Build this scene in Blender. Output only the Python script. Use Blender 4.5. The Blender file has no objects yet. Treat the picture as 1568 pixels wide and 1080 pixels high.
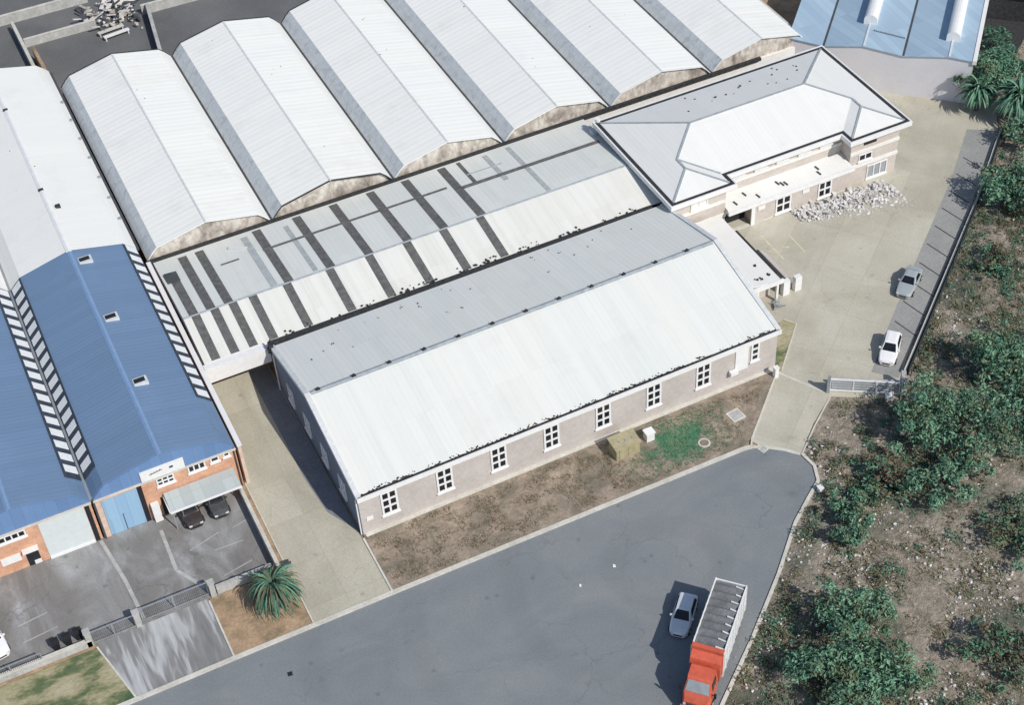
import bpy, bmesh, math, random
from mathutils import Vector, Matrix, noise
rnd = random.Random(7)
R = math.radians
scene = bpy.context.scene
COL = scene.collection

# ------------------------------------------------------------------ camera
cam_d = bpy.data.cameras.new('camera'); cam = bpy.data.objects.new('camera', cam_d); COL.objects.link(cam)
cam_d.sensor_width = 36; cam_d.lens = 55.28; cam_d.clip_start = 1; cam_d.clip_end = 3000
r0, r1, r2 = (0.897665, -0.437576, -0.052195), (0.33831, 0.608391, 0.717919), (0.282389, 0.662109, -0.694167)
cam.matrix_world = Matrix(((r0[0], r1[0], -r2[0], -21.5987), (r0[1], r1[1], -r2[1], -87.1981), (r0[2], r1[2], -r2[2], 106.7939), (0, 0, 0, 1)))
scene.camera = cam
# ------------------------------------------------------------------ light
SUN = Vector((0.235, -0.69, 0.715)).normalized()
w = bpy.data.worlds.new('World'); scene.world = w; w.use_nodes = True
nt = w.node_tree; bg = nt.nodes['Background']
sky = nt.nodes.new('ShaderNodeTexSky'); sky.sky_type = 'NISHITA'; sky.sun_disc = False
sky.sun_elevation = math.asin(SUN.z); sky.sun_rotation = math.atan2(SUN.x, SUN.y)
nt.links.new(sky.outputs[0], bg.inputs[0]); bg.inputs[1].default_value = 0.10; sky.ozone_density = 1.6
sd = bpy.data.lights.new('sun', 'SUN'); sd.energy = 3.35; sd.angle = R(0.5); sd.color = (1, .955, .89)
so = bpy.data.objects.new('sun', sd); COL.objects.link(so)
so.rotation_euler = (-SUN).to_track_quat('-Z', 'Y').to_euler()
scene.view_settings.view_transform = 'Standard'; scene.view_settings.look = 'None'
scene.view_settings.exposure = 0.08; scene.view_settings.gamma = 1; scene.view_settings.use_curve_mapping = False

# ------------------------------------------------------------------ materials
def new_mat(name):
    m = bpy.data.materials.new(name); m.use_nodes = True
    return m, m.node_tree, m.node_tree.nodes['Principled BSDF']
def N(t, typ, **kw):
    n = t.nodes.new(typ)
    for k, v in kw.items():
        if hasattr(n, k): setattr(n, k, v)
        else: n.inputs[k].default_value = v
    return n
def c4(c): return (c[0], c[1], c[2], 1)
def coords(t, scale=(1, 1, 1), rot=0):
    tc = N(t, 'ShaderNodeTexCoord'); mp = N(t, 'ShaderNodeMapping')
    mp.inputs['Scale'].default_value = scale; mp.inputs['Rotation'].default_value = (0, 0, rot)
    t.links.new(tc.outputs['Object'], mp.inputs[0]); return mp.outputs[0]
def ramp(t, fac, stops):
    r = N(t, 'ShaderNodeValToRGB'); e = r.color_ramp.elements
    while len(e) < len(stops): e.new(.5)
    for i, (p, c) in enumerate(stops):
        e[i].position = p; e[i].color = c4(c) if not isinstance(c, (int, float)) else (c, c, c, 1)
    t.links.new(fac, r.inputs[0]); return r.outputs[0]
def noise_t(t, co, scale, detail=4, rough=.55, dist=0):
    n = N(t, 'ShaderNodeTexNoise'); n.inputs['Scale'].default_value = scale; n.inputs['Detail'].default_value = detail
    n.inputs['Roughness'].default_value = rough; n.inputs['Distortion'].default_value = dist
    t.links.new(co, n.inputs['Vector']); return n.outputs['Fac']
def mix(t, fac, a, b, mode='MIX'):
    m = N(t, 'ShaderNodeMix', data_type='RGBA', blend_type=mode)
    for s, v in ((m.inputs[0], fac), (m.inputs[6], a), (m.inputs[7], b)):
        if hasattr(v, 'links'): t.links.new(v, s)
        else: s.default_value = v if isinstance(v, (int, float)) else c4(v)
    return m.outputs[2]
def bump(t, b, h, strength=.3, dist=.05):
    n = N(t, 'ShaderNodeBump'); n.inputs['Strength'].default_value = strength; n.inputs['Distance'].default_value = dist
    t.links.new(h, n.inputs['Height']); t.links.new(n.outputs[0], b.inputs['Normal'])
def mottled(name, stops, scale=.4, fine=4, rough=.85, fine_amt=.25, bmp=.2, detail=6, spec=.3, stretch=(1, 1, 1), dist=0):
    m, t, b = new_mat(name); co = coords(t, stretch)
    base = ramp(t, noise_t(t, co, scale, detail, .6, dist), stops)
    f = noise_t(t, co, fine, 3)
    col = mix(t, fine_amt, base, ramp(t, f, [(.3, (.25,)*3), (.7, (.85,)*3)]), 'OVERLAY')
    t.links.new(col, b.inputs['Base Color']); b.inputs['Roughness'].default_value = rough
    b.inputs['Specular IOR Level'].default_value = spec
    if bmp: bump(t, b, f, bmp, .04)
    return m
def metal_roof(name, col, axis, period=.45, var=.06, rough=.55, tint=(.8, .8, .86), bands=.18, spec=.2, dirt=(.52, .49, .44), ribs=.14, sheets=.05, rusty=.28):
    """Profiled sheet: ribs repeat along the given axis, sheets weather differently, faint run-off dirt."""
    m, t, b = new_mat(name)
    co = coords(t)
    st = (bands, .012, .012) if axis == 'x' else (.012, bands, .012)
    cs = coords(t, st)
    band = ramp(t, noise_t(t, cs, 1.6, 5, .75), [(.35, 0.0), (.65, 1.0)])
    a = mix(t, band, col, tuple(c * t_ for c, t_ in zip(col, tint)))
    blot = ramp(t, noise_t(t, co, .22, 6, .65), [(.54, 0.0), (.78, .22)])
    a = mix(t, blot, a, dirt)
    st2 = (2.2, .05, .05) if axis == 'x' else (.05, 2.2, .05)
    run = ramp(t, noise_t(t, coords(t, st2), 1.0, 4, .7), [(.5, 0.0), (.8, var * 2.2)])
    a = mix(t, run, a, (.35, .36, .4))
    tcb = N(t, 'ShaderNodeTexCoord'); mpb = N(t, 'ShaderNodeMapping'); mpb.inputs['Rotation'].default_value = (0, 0, 0 if axis == 'x' else R(90))
    t.links.new(tcb.outputs['Object'], mpb.inputs[0])
    bk = N(t, 'ShaderNodeTexBrick', offset=.0, squash=1.0); bk.inputs['Scale'].default_value = 1; bk.inputs['Brick Width'].default_value = .95; bk.inputs['Row Height'].default_value = 5.6; bk.inputs['Mortar Size'].default_value = .018; bk.inputs['Bias'].default_value = 0
    bk.inputs['Color1'].default_value = c4((.5 - sheets,) * 3); bk.inputs['Color2'].default_value = c4((.5 + sheets * .7,) * 3); bk.inputs['Mortar'].default_value = c4((.5 - sheets * 2.2,) * 3)
    t.links.new(mpb.outputs[0], bk.inputs['Vector'])
    a = mix(t, 1.0, a, bk.outputs['Color'], 'OVERLAY')
    rust = ramp(t, noise_t(t, coords(t, tuple(c * 1.6 for c in st2)), 1.0, 6, .75), [(.66, 0.0), (.82, rusty)])
    a = mix(t, rust, a, (.42, .33, .25))
    wv = N(t, 'ShaderNodeTexWave'); wv.wave_type = 'BANDS'; wv.bands_direction = axis.upper(); wv.inputs['Scale'].default_value = .314 / period
    t.links.new(co, wv.inputs['Vector'])
    t.links.new(a, b.inputs['Base Color']); b.inputs['Roughness'].default_value = rough; b.inputs['Specular IOR Level'].default_value = spec
    bump(t, b, wv.outputs['Fac'], ribs, .05)
    return m
def plain(name, col, rough=.6, var=.12, metallic=0, spec=.4, scale=2.0):
    m, t, b = new_mat(name); co = coords(t)
    f = noise_t(t, co, scale, 5, .65)
    lo = tuple(c * (1 - var * 1.5) for c in col); hi = tuple(min(1, c * (1 + var)) for c in col)
    t.links.new(ramp(t, f, [(.3, lo), (.7, hi)]), b.inputs['Base Color'])
    b.inputs['Roughness'].default_value = rough; b.inputs['Metallic'].default_value = metallic; b.inputs['Specular IOR Level'].default_value = spec
    return m
def foliage(name, a, b_, scale=.8):
    m, t, b = new_mat(name); co = coords(t)
    f = noise_t(t, co, scale, 4, .7)
    t.links.new(ramp(t, f, [(.3, a), (.7, b_)]), b.inputs['Base Color'])
    b.inputs['Roughness'].default_value = .75; b.inputs['Specular IOR Level'].default_value = .2
    return m
def brick_mat(name, a, b_, mortar):
    m, t, b = new_mat(name); tc = N(t, 'ShaderNodeTexCoord'); mp = N(t, 'ShaderNodeMapping')
    mp.inputs['Rotation'].default_value = (R(90), 0, 0)
    t.links.new(tc.outputs['Object'], mp.inputs[0])
    br = N(t, 'ShaderNodeTexBrick'); br.inputs['Color1'].default_value = c4(a); br.inputs['Color2'].default_value = c4(b_); br.inputs['Mortar'].default_value = c4(mortar)
    br.inputs['Scale'].default_value = 2.2; br.inputs['Mortar Size'].default_value = .018
    t.links.new(mp.outputs[0], br.inputs['Vector'])
    f = noise_t(t, coords(t), .8, 5, .7)
    t.links.new(mix(t, .5, br.outputs['Color'], ramp(t, f, [(.3, (.3,)*3), (.7, (.8,)*3)]), 'OVERLAY'), b.inputs['Base Color'])
    b.inputs['Roughness'].default_value = .85
    return m

M = {}
WH = (.78, .80, .81)
M['roof_x'] = metal_roof('white_sheet_ribs_x', (.755, .755, .70), 'x', .5, .05, tint=(.93, .96, .99), bands=.12, sheets=.035, rusty=.18)
M['roof_mid'] = metal_roof('white_sheet_mid', (.77, .76, .70), 'x', .9, .12, tint=(.96, .97, .97), ribs=.3)
M['roof_y'] = metal_roof('white_sheet_ribs_y', (.865, .86, .80), 'y', .8, .06, tint=(.96, .97, 1.0), bands=.1, ribs=.2, sheets=.035, rusty=.15)
M['roof_y_clean'] = metal_roof('white_sheet_clean', (.82, .815, .77), 'y', .5, .02, sheets=.02, rusty=.05, tint=(.97, .98, .99), bands=.05)
M['roof_off'] = metal_roof('white_sheet_office', (.775, .77, .735), 'x', .5, .03, sheets=.025, tint=(.97, .98, .99), ribs=.08)
M['roof_blue'] = metal_roof('blue_sheet', (.158, .242, .372), 'y', .5, .025, sheets=.02, rusty=.0, tint=(.96, .98, .98), bands=.06, dirt=(.25, .36, .56))
M['blue_gable'] = metal_roof('blue_gable_sheet', (.15, .255, .455), 'x', .5, .04, rusty=.0, tint=(.96, .98, .98), dirt=(.22, .36, .6))
M['roof_pale_blue'] = metal_roof('pale_blue_sheet', (.34, .46, .56), 'x', .7, .06, rusty=.1, tint=(1.06, 1.05, 1.04), dirt=(.36, .42, .48))
M['roof_mid_shaded'] = metal_roof('white_sheet_mid_shaded', (.69, .705, .665), 'x', .5, .05, sheets=.04, tint=(.97, .98, .98))  # mid hall rear slope: its tilt from the sun is put into the grey
M['wall'] = mottled('plaster_wall', [(.3, (.46, .42, .39)), (.7, (.55, .51, .475))], .35, 3, .9, .12, .1)
M['wall_band'] = plain('white_plaster', (.78, .77, .74), .8, .06)
M['office_wall'] = mottled('office_plaster', [(.3, (.50, .445, .40)), (.7, (.59, .535, .485))], .5, 3, .9, .12, .1)
M['white'] = plain('white_paint', (.80, .80, .79), .5, .05)
M['frame'] = plain('window_frame_paint', (.80, .80, .80), .5, .03)
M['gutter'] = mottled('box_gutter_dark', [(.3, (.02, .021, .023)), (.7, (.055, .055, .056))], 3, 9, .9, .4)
M['debris'] = mottled('gutter_leaf_litter', [(.3, (.012, .012, .012)), (.7, (.05, .047, .042))], 5, 12, .95, .3)
M['ridge'] = plain('weathered_ridge_cap', (.36, .40, .42), .6, .15)
M['ridge_pale'] = plain('pale_ridge_cap', (.66, .675, .675), .55, .1)
M['end_wall'] = mottled('shade_tinted_end_wall', [(.3, (.15, .185, .25)), (.7, (.19, .23, .30))], .35, 3, .9, .12, .1)  # cream end wall with its blue shade put into the colour
M['ridge_blue'] = plain('blue_ridge_cap', (.20, .315, .50), .55, .06)
M['glass'] = plain('dark_window_glass', (.014, .016, .020), .12, .3, 0, .5)
M['gable'] = mottled('stained_gable_cladding', [(.28, (.17, .145, .125)), (.42, (.36, .32, .275)), (.53, (.54, .49, .43)), (.7, (.66, .62, .54))], .42, 2.6, .9, .45, .15, 8, .2, (1, 1, .6), 1.2)
M['skylight'] = plain('translucent_skylight_sheet', (.80, .82, .82), .4, .04)
M['carport'] = metal_roof('carport_sheet', (.46, .51, .505), 'x', .5, .04, tint=(.97, .98, .99), rusty=.05)
M['vault_band'] = mottled('smudged_translucent_band', [(.3, (.40, .43, .45)), (.45, (.53, .56, .57)), (.7, (.60, .625, .63))], 1.1, 3, .6, .15, .05, 4, .3, (.5, 1.0, 1), .8)
M['skyframe'] = plain('dark_blue_flashing', (.045, .06, .085), .7, .25)
M['strip_dark'] = mottled('dirty_skylight_strip', [(.3, (.085, .085, .082)), (.7, (.16, .16, .155))], 2, 10, .8, .4)
M['strip_grey'] = plain('grey_skylight_strip', (.42, .455, .45), .6, .15)
def paving(name, stops, scale, joints=None, jrot=0, crack=.5, stain=.5, tracks=0., stretch=(1, 1, 1), dist=1., jdark=.12):
    m, t, b = new_mat(name); co = coords(t, stretch); c0 = coords(t)
    x = ramp(t, noise_t(t, co, scale, 9, .62, dist), stops)
    fine = noise_t(t, c0, 6, 4, .7)
    x = mix(t, .22, x, ramp(t, fine, [(.3, (.25,)*3), (.7, (.8,)*3)]), 'OVERLAY')
    if crack:
        wob = N(t, 'ShaderNodeTexNoise'); wob.inputs['Scale'].default_value = .7; wob.inputs['Detail'].default_value = 5; t.links.new(c0, wob.inputs['Vector'])
        ad = N(t, 'ShaderNodeVectorMath', operation='MULTIPLY_ADD'); ad.inputs[1].default_value = (2.2,) * 3; t.links.new(wob.outputs['Color'], ad.inputs[0]); t.links.new(c0, ad.inputs[2])
        v = N(t, 'ShaderNodeTexVoronoi', feature='DISTANCE_TO_EDGE'); v.inputs['Scale'].default_value = .16; t.links.new(ad.outputs[0], v.inputs['Vector'])
        ln = ramp(t, v.outputs['Distance'], [(.0, 1.0), (.013, 0.0)])
        msk = ramp(t, noise_t(t, c0, .12, 3), [(.45, 0.0), (.6, crack)])
        mm = N(t, 'ShaderNodeMath', operation='MULTIPLY'); t.links.new(ln, mm.inputs[0]); t.links.new(msk, mm.inputs[1])
        x = mix(t, mm.outputs[0], x, (.08, .08, .078))
    if stain:
        sp = ramp(t, noise_t(t, c0, .55, 3, .5), [(.68, 0.0), (.78, stain)]); x = mix(t, sp, x, (.09, .09, .088))
        dr = N(t, 'ShaderNodeTexVoronoi'); dr.inputs['Scale'].default_value = .42; t.links.new(c0, dr.inputs['Vector'])
        x = mix(t, ramp(t, dr.outputs['Distance'], [(.05, stain * .9), (.11, 0.0)]), x, (.07, .07, .07))
    if tracks:
        w_ = N(t, 'ShaderNodeTexWave'); w_.wave_type = 'RINGS'; w_.rings_direction = 'Z'; w_.inputs['Scale'].default_value = .035; w_.inputs['Distortion'].default_value = 5; w_.inputs['Detail'].default_value = 2; w_.inputs['Detail Scale'].default_value = .35
        mp = N(t, 'ShaderNodeMapping'); mp.inputs['Location'].default_value = (-22, 16, 0); t.links.new(c0, mp.inputs[0]); t.links.new(mp.outputs[0], w_.inputs['Vector'])
        x = mix(t, ramp(t, w_.outputs['Fac'], [(.80, 0.0), (.95, tracks)]), x, (.12, .125, .13))
    if joints:
        bk = N(t, 'ShaderNodeTexBrick', offset=.0); mp = N(t, 'ShaderNodeMapping'); mp.inputs['Rotation'].default_value = (0, 0, jrot); t.links.new(c0, mp.inputs[0]); t.links.new(mp.outputs[0], bk.inputs['Vector'])
        bk.inputs['Scale'].default_value = 1; bk.inputs['Brick Width'].default_value = joints[0]; bk.inputs['Row Height'].default_value = joints[1]; bk.inputs['Mortar Size'].default_value = .035
        bk.inputs['Color1'].default_value = c4((.47,) * 3); bk.inputs['Color2'].default_value = c4((.53,) * 3); bk.inputs['Mortar'].default_value = c4((.5 - jdark,) * 3)
        x = mix(t, 1.0, x, bk.outputs['Color'], 'OVERLAY')
    t.links.new(x, b.inputs['Base Color']); b.inputs['Roughness'].default_value = .92; b.inputs['Specular IOR Level'].default_value = .2
    bump(t, b, fine, .15, .03); return m
M['asphalt_old'] = mottled('road_asphalt', [(.28, (.165, .19, .207)), (.5, (.218, .237, .247)), (.72, (.262, .275, .277))], .10, 5, .9, .2, .1, 9, .2, (1, 1.6, 1), 1.6)
M['lot'] = paving('forecourt_asphalt', [(.3, (.17, .166, .16)), (.48, (.225, .218, .208)), (.58, (.29, .29, .288)), (.72, (.42, .43, .435))], .2, None, 0, .4, .45, 0, (1, .45, 1), 1.4)
M['asphalt'] = paving('road_asphalt', [(.28, (.185, .205, .219)), (.5, (.218, .235, .244)), (.72, (.252, .264, .267))], .10, None, 0, .28, .35, .10, (1, 1.6, 1), 1.0)
M['rear_lot'] = mottled('back_yard_asphalt', [(.3, (.115, .118, .12)), (.7, (.165, .167, .168))], .16, 4, .92, .2, .1)
M['side'] = mottled('alley_painted_shade', [(.3, (.19, .20, .215)), (.7, (.26, .27, .285))], .3, 4, .92, .2, .1)  # dark tone painted in to deepen the shadow along the alley
M['bay'] = mottled('parking_strip_asphalt', [(.3, (.27, .273, .262)), (.7, (.34, .337, .318))], .3, 4, .92, .2, .1)
M['concrete'] = paving('driveway_concrete', [(.3, (.40, .375, .30)), (.5, (.465, .44, .355)), (.7, (.535, .51, .43))], .16, (6.2, 4.4), R(-39), .2, .2, 0, (1, 1, 1), .8, .05)
M['alley'] = paving('alley_concrete', [(.3, (.395, .37, .295)), (.5, (.46, .435, .35)), (.7, (.53, .50, .415))], .2, (3.5, 5.0), 0, .2, .25, 0, (1, .5, 1), .8, .06)
M['apron'] = mottled('streaked_apron_concrete', [(.3, (.20, .20, .197)), (.5, (.25, .25, .246)), (.57, (.42, .43, .43)), (.8, (.56, .57, .57))], .40, 3, .9, .2, .1, 3, .2, (1.25, .16, 1), 1.0)
M['kerb'] = mottled('kerb_concrete', [(.3, (.50, .48, .42)), (.7, (.66, .64, .57))], .8, 4, .9, .2)
M['kerb_dull'] = mottled('dull_kerb_concrete', [(.3, (.36, .36, .34)), (.7, (.50, .50, .48))], .8, 4, .9, .2)
M['paint'] = mottled('worn_line_paint', [(.3, (.45, .45, .43)), (.6, (.68, .68, .66))], 1.5, 6, .8, .2)
M['paint_y'] = mottled('worn_yellow_paint', [(.3, (.52, .49, .30)), (.6, (.66, .62, .42))], 1.5, 6, .8, .2)
M['brick'] = brick_mat('orange_face_brick', (.58, .27, .155), (.66, .35, .21), (.55, .45, .37))
M['brick_pale'] = brick_mat('pale_brick_pier', (.60, .42, .33), (.64, .48, .39), (.6, .52, .46))
M['door_blue'] = metal_roof('blue_roller_door', (.30, .47, .64), 'x', .4, .05, rusty=.0, tint=(.95, .97, .98), dirt=(.3, .45, .6))
M['door_white'] = plain('pale_roller_door', (.63, .68, .68), .5, .04)
M['dark'] = plain('dark_opening', (.018, .020, .026), .8, .2)
M['steel'] = plain('galvanised_steel', (.42, .45, .47), .45, .12, .4)
M['steel_dark'] = plain('dark_steel', (.07, .075, .08), .6, .2)
M['mesh_fence'] = plain('dark_shade_cloth', (.035, .045, .042), .95, .3)
M['kiosk'] = plain('faded_yellow_green_paint', (.40, .355, .215), .7, .15)
M['red'] = plain('faded_red_paint', (.62, .125, .07), .4, .12, 0, .5)
M['tarp'] = mottled('dark_load_tarp', [(.3, (.12, .125, .13)), (.7, (.19, .196, .20))], .8, 4, .8, .3, .3)
M['chrome'] = plain('bright_metal', (.62, .64, .66), .3, .1, .7)
M['tyre'] = plain('tyre_rubber', (.018, .018, .019), .9, .2)
M['car_silver'] = plain('silver_car_paint', (.78, .80, .82), .35, .03, .2, .5)
M['car_grey'] = plain('grey_car_paint', (.46, .50, .50), .35, .03, .25, .5)
M['car_white'] = plain('white_car_paint', (.85, .85, .84), .3, .02, 0, .5)
M['car_dark'] = plain('dark_car_paint', (.06, .05, .05), .35, .1, .1, .5)
M['lamp'] = plain('clear_lamp', (.7, .72, .74), .15, .03)
M['lamp_red'] = plain('red_lamp', (.35, .02, .02), .25, .05)
M['rubble'] = mottled('broken_plaster', [(.3, (.50, .48, .455)), (.7, (.76, .745, .73))], 1.2, 5, .9, .2)
M['bark'] = plain('bark', (.11, .085, .06), .9, .25)
M['dry_grass'] = foliage('dry_grass', (.20, .165, .10), (.36, .30, .20))
M['green_grass'] = foliage('green_grass', (.06, .18, .10), (.12, .28, .15))
LEAF = [foliage('leaf_dark', (.06, .13, .092), (.10, .19, .13)), foliage('leaf_mid', (.095, .235, .155), (.16, .31, .205)), foliage('leaf_light', (.15, .30, .19), (.23, .38, .25)),
        foliage('leaf_olive', (.10, .15, .08), (.19, .22, .13)), foliage('leaf_dead', (.10, .08, .055), (.22, .17, .115))]
def verge_mat():
    m, t, b = new_mat('dry_verge'); co = coords(t)
    base = ramp(t, noise_t(t, co, .35, 8, .72, .6), [(.27, (.11, .11, .075)), (.40, (.21, .185, .14)), (.50, (.30, .25, .195)), (.60, (.40, .32, .25)), (.74, (.56, .49, .38))])
    green = ramp(t, noise_t(t, co, .5, 6, .7), [(.42, (.07, .22, .125)), (.66, (.20, .28, .155))])
    tc = N(t, 'ShaderNodeTexCoord'); mp = N(t, 'ShaderNodeMapping'); mp.inputs['Location'].default_value = (-30.2 * .13, 3.4 * .2, 0); mp.inputs['Scale'].default_value = (.13, .2, .2)
    t.links.new(tc.outputs['Object'], mp.inputs[0])
    ds = N(t, 'ShaderNodeVectorMath', operation='LENGTH'); t.links.new(mp.outputs[0], ds.inputs[0])
    ad = N(t, 'ShaderNodeMath', operation='ADD'); t.links.new(ds.outputs['Value'], ad.inputs[0])
    nz = noise_t(t, co, .7, 5, .7); sc = N(t, 'ShaderNodeMath', operation='MULTIPLY'); sc.inputs[1].default_value = 1.1; t.links.new(nz, sc.inputs[0]); t.links.new(sc.outputs[0], ad.inputs[1])
    fac = ramp(t, ad.outputs[0], [(.80, .95), (.999, .0)])
    x = mix(t, fac, base, green)
    x = mix(t, ramp(t, noise_t(t, co, 3.5, 4, .8), [(.45, 0.0), (.75, .5)]), x, (.07, .065, .045))
    t.links.new(x, b.inputs['Base Color']); b.inputs['Roughness'].default_value = .95; b.inputs['Specular IOR Level'].default_value = .1
    bump(t, b, noise_t(t, co, 3, 5, .7), .6, .15)
    return m
M['verge'] = verge_mat()
M['dirt'] = mottled('orange_dirt', [(.3, (.20, .16, .10)), (.5, (.37, .26, .165)), (.72, (.48, .34, .22))], .6, 4, .95, .3, .5)
M['grass_verge'] = mottled('patchy_grass', [(.3, (.05, .11, .06)), (.42, (.13, .16, .08)), (.5, (.34, .31, .19)), (.75, (.50, .45, .33))], .30, 4, .95, .3, .5, 6, .1, (.7, 1.3, 1))
def scrub_mat():
    m, t, b = new_mat('scrub_ground'); co = coords(t)
    st = coords(t, (1, 1, 1), R(35))
    a = ramp(t, noise_t(t, co, .8, 10, .82, .7), [(.27, (.07, .072, .062)), (.38, (.20, .185, .15)), (.47, (.37, .32, .255)), (.58, (.50, .43, .345)), (.72, (.68, .605, .51))])
    g = ramp(t, noise_t(t, co, .9, 7, .7), [(.35, (.055, .085, .065)), (.65, (.18, .20, .145))])
    x = mix(t, ramp(t, noise_t(t, co, .085, 5, .65, .5), [(.50, 0.0), (.62, .8)]), a, g)
    v = N(t, 'ShaderNodeTexVoronoi'); v.inputs['Scale'].default_value = 1.5; t.links.new(co, v.inputs['Vector'])
    x = mix(t, ramp(t, v.outputs['Distance'], [(.12, .85), (.22, 0.0)]), x, (.66, .60, .53))
    t.links.new(x, b.inputs['Base Color']); b.inputs['Roughness'].default_value = .97; b.inputs['Specular IOR Level'].default_value = .05
    bump(t, b, noise_t(t, co, 1.4, 8, .75, .5), 1.0, .5)
    return m
M['scrub'] = scrub_mat()

# ------------------------------------------------------------------ mesh helpers
def lerp_tab(tab, x):
    for (a, b_), (c, d) in zip(tab, tab[1:]):
        if x <= c: return b_ + (d - b_) * (x - a) / (c - a)
    return tab[-1][1]
class MB:
    def __init__(s): s.v = []; s.f = []; s.m = []
    def poly(s, pts, mi=0):
        k = len(s.v); s.v += [tuple(p) for p in pts]; s.f.append(tuple(range(k, k + len(pts)))); s.m.append(mi); return s
    def faces(s, vs, fs, mi=0):
        k = len(s.v); s.v += [tuple(p) for p in vs]
        for f in fs: s.f.append(tuple(k + i for i in f)); s.m.append(mi)
        return s
    def box(s, x0, y0, z0, x1, y1, z1, mi=0):
        vs = [(x, y, z) for z in (z0, z1) for y in (y0, y1) for x in (x0, x1)]
        return s.faces(vs, [(0, 2, 3, 1), (4, 5, 7, 6), (0, 1, 5, 4), (2, 6, 7, 3), (0, 4, 6, 2), (1, 3, 7, 5)], mi)
    def obox(s, a, b, wd, z0, z1, mi=0):
        """box on the ground line a-b, width wd"""
        a, b = Vector(a[:2]), Vector(b[:2]); d = (b - a).normalized(); n = Vector((-d.y, d.x)) * wd / 2
        c = [a - n, b - n, b + n, a + n]
        return s.prism([(p.x, p.y) for p in c], z0, z1, mi)
    def prism(s, pl, z0, z1, mi=0):
        n = len(pl); vs = [(x, y, z0) for x, y in pl] + [(x, y, z1) for x, y in pl]
        fs = [tuple(range(n - 1, -1, -1)), tuple(range(n, 2 * n))] + [(i, (i + 1) % n, n + (i + 1) % n, n + i) for i in range(n)]
        return s.faces(vs, fs, mi)
    def extr(s, prof, y0, y1, mi=0, axis='y'):
        """closed profile of (a,z) pushed along an axis"""
        n = len(prof)
        vs = [((a, y0, z) if axis == 'y' else (y0, a, z)) for a, z in prof] + [((a, y1, z) if axis == 'y' else (y1, a, z)) for a, z in prof]
        fs = [tuple(range(n)), tuple(range(2 * n - 1, n - 1, -1))] + [(i, n + i, n + (i + 1) % n, (i + 1) % n) for i in range(n)]
        return s.faces(vs, fs, mi)
    def beam(s, p, q, wd, h, mi=0):
        p, q = Vector(p), Vector(q); d = (q - p).normalized(); up = Vector((0, 0, 1))
        sd_ = d.cross(up)
        if sd_.length < 1e-4: sd_ = Vector((1, 0, 0))
        sd_.normalize(); u = sd_.cross(d); sd_ = sd_ * wd / 2; u = u * h / 2
        vs = [e + a * sd_ + b * u for e in (p, q) for a, b in ((-1, -1), (1, -1), (1, 1), (-1, 1))]
        return s.faces(vs, [(0, 3, 2, 1), (4, 5, 6, 7), (0, 1, 5, 4), (1, 2, 6, 5), (2, 3, 7, 6), (3, 0, 4, 7)], mi)
    def tube(s, p, q, ra, rb=None, n=8, mi=0):
        p, q = Vector(p), Vector(q); rb = ra if rb is None else rb; d = (q - p).normalized()
        a = d.orthogonal().normalized(); b = d.cross(a)
        vs = [p + (a * math.cos(t) + b * math.sin(t)) * ra for t in [2 * math.pi * i / n for i in range(n)]] + [q + (a * math.cos(t) + b * math.sin(t)) * rb for t in [2 * math.pi * i / n for i in range(n)]]
        fs = [tuple(range(n - 1, -1, -1)), tuple(range(n, 2 * n))] + [(i, (i + 1) % n, n + (i + 1) % n, n + i) for i in range(n)]
        return s.faces(vs, fs, mi)
    def chunk(s, c, r, rr=rnd, flat=.7, mi=0):
        vs = []; q = Matrix.Rotation(rr.random() * 6.3, 3, Vector((rr.random() - .5, rr.random() - .5, rr.random() + .1)).normalized())
        for x, y, z in ((1, 0, 0), (-1, 0, 0), (0, 1, 0), (0, -1, 0), (0, 0, 1), (0, 0, -1), (.7, .7, .3), (-.7, .6, -.3)):
            v = q @ (Vector((x, y, z)) * r * (.6 + rr.random() * .7)); v.z *= flat; vs.append(v + Vector(c))
        return s.faces(vs, [(6, 2, 4), (6, 4, 0), (6, 0, 5), (6, 5, 2), (7, 4, 2), (7, 2, 5), (7, 1, 4), (7, 5, 1), (1, 3, 4), (3, 0, 4), (1, 5, 3), (3, 5, 0)], mi)
    def build(s, name, mats, parent=None, local=False, smooth=False, recalc=True):
        me = bpy.data.meshes.new(name); off = Vector((0, 0, 0))
        if parent is not None and not local: off = root_of(parent).location
        me.from_pydata([tuple(Vector(v) - off) for v in s.v], [], s.f)
        for m in (mats if isinstance(mats, (list, tuple)) else [mats]): me.materials.append(m)
        me.polygons.foreach_set('material_index', s.m)
        if recalc:
            bm = bmesh.new(); bm.from_mesh(me); bmesh.ops.recalc_face_normals(bm, faces=bm.faces); bm.to_mesh(me); bm.free()
        if smooth: me.polygons.foreach_set('use_smooth', [True] * len(me.polygons))
        o = bpy.data.objects.new(name, me); COL.objects.link(o)
        if parent is not None: o.parent = parent
        return o
def root_of(o):
    while o.parent: o = o.parent
    return o
def tag(o, label, cat, group=None):
    o['label'] = label; o['category'] = cat
    if group: o['group'] = group
    return o
def thing(name, label, cat, loc=(0, 0, 0), rz=0, group=None):
    o = bpy.data.objects.new(name, None); COL.objects.link(o); o.empty_display_size = .3
    o.location = loc; o.rotation_euler = (0, 0, rz); return tag(o, label, cat, group)
def copy_tree(o, parent=None):
    c = o.copy(); COL.objects.link(c)
    if parent is not None: c.parent = parent
    for ch in list(o.children): copy_tree(ch, c)
    return c
def struct(name, mb, mat, kind='structure'):
    o = mb.build(name, mat); o['kind'] = kind; return o
def sheet(name, pts, z, mat, thick=None):
    mb = MB()
    if thick: mb.prism(pts, z - thick, z)
    else: mb.poly([(x, y, z) for x, y in pts])
    o = struct(name, mb, mat)
    if not thick:
        if o.data.polygons[0].normal.z < 0: o.data.flip_normals()
    return o
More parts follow.
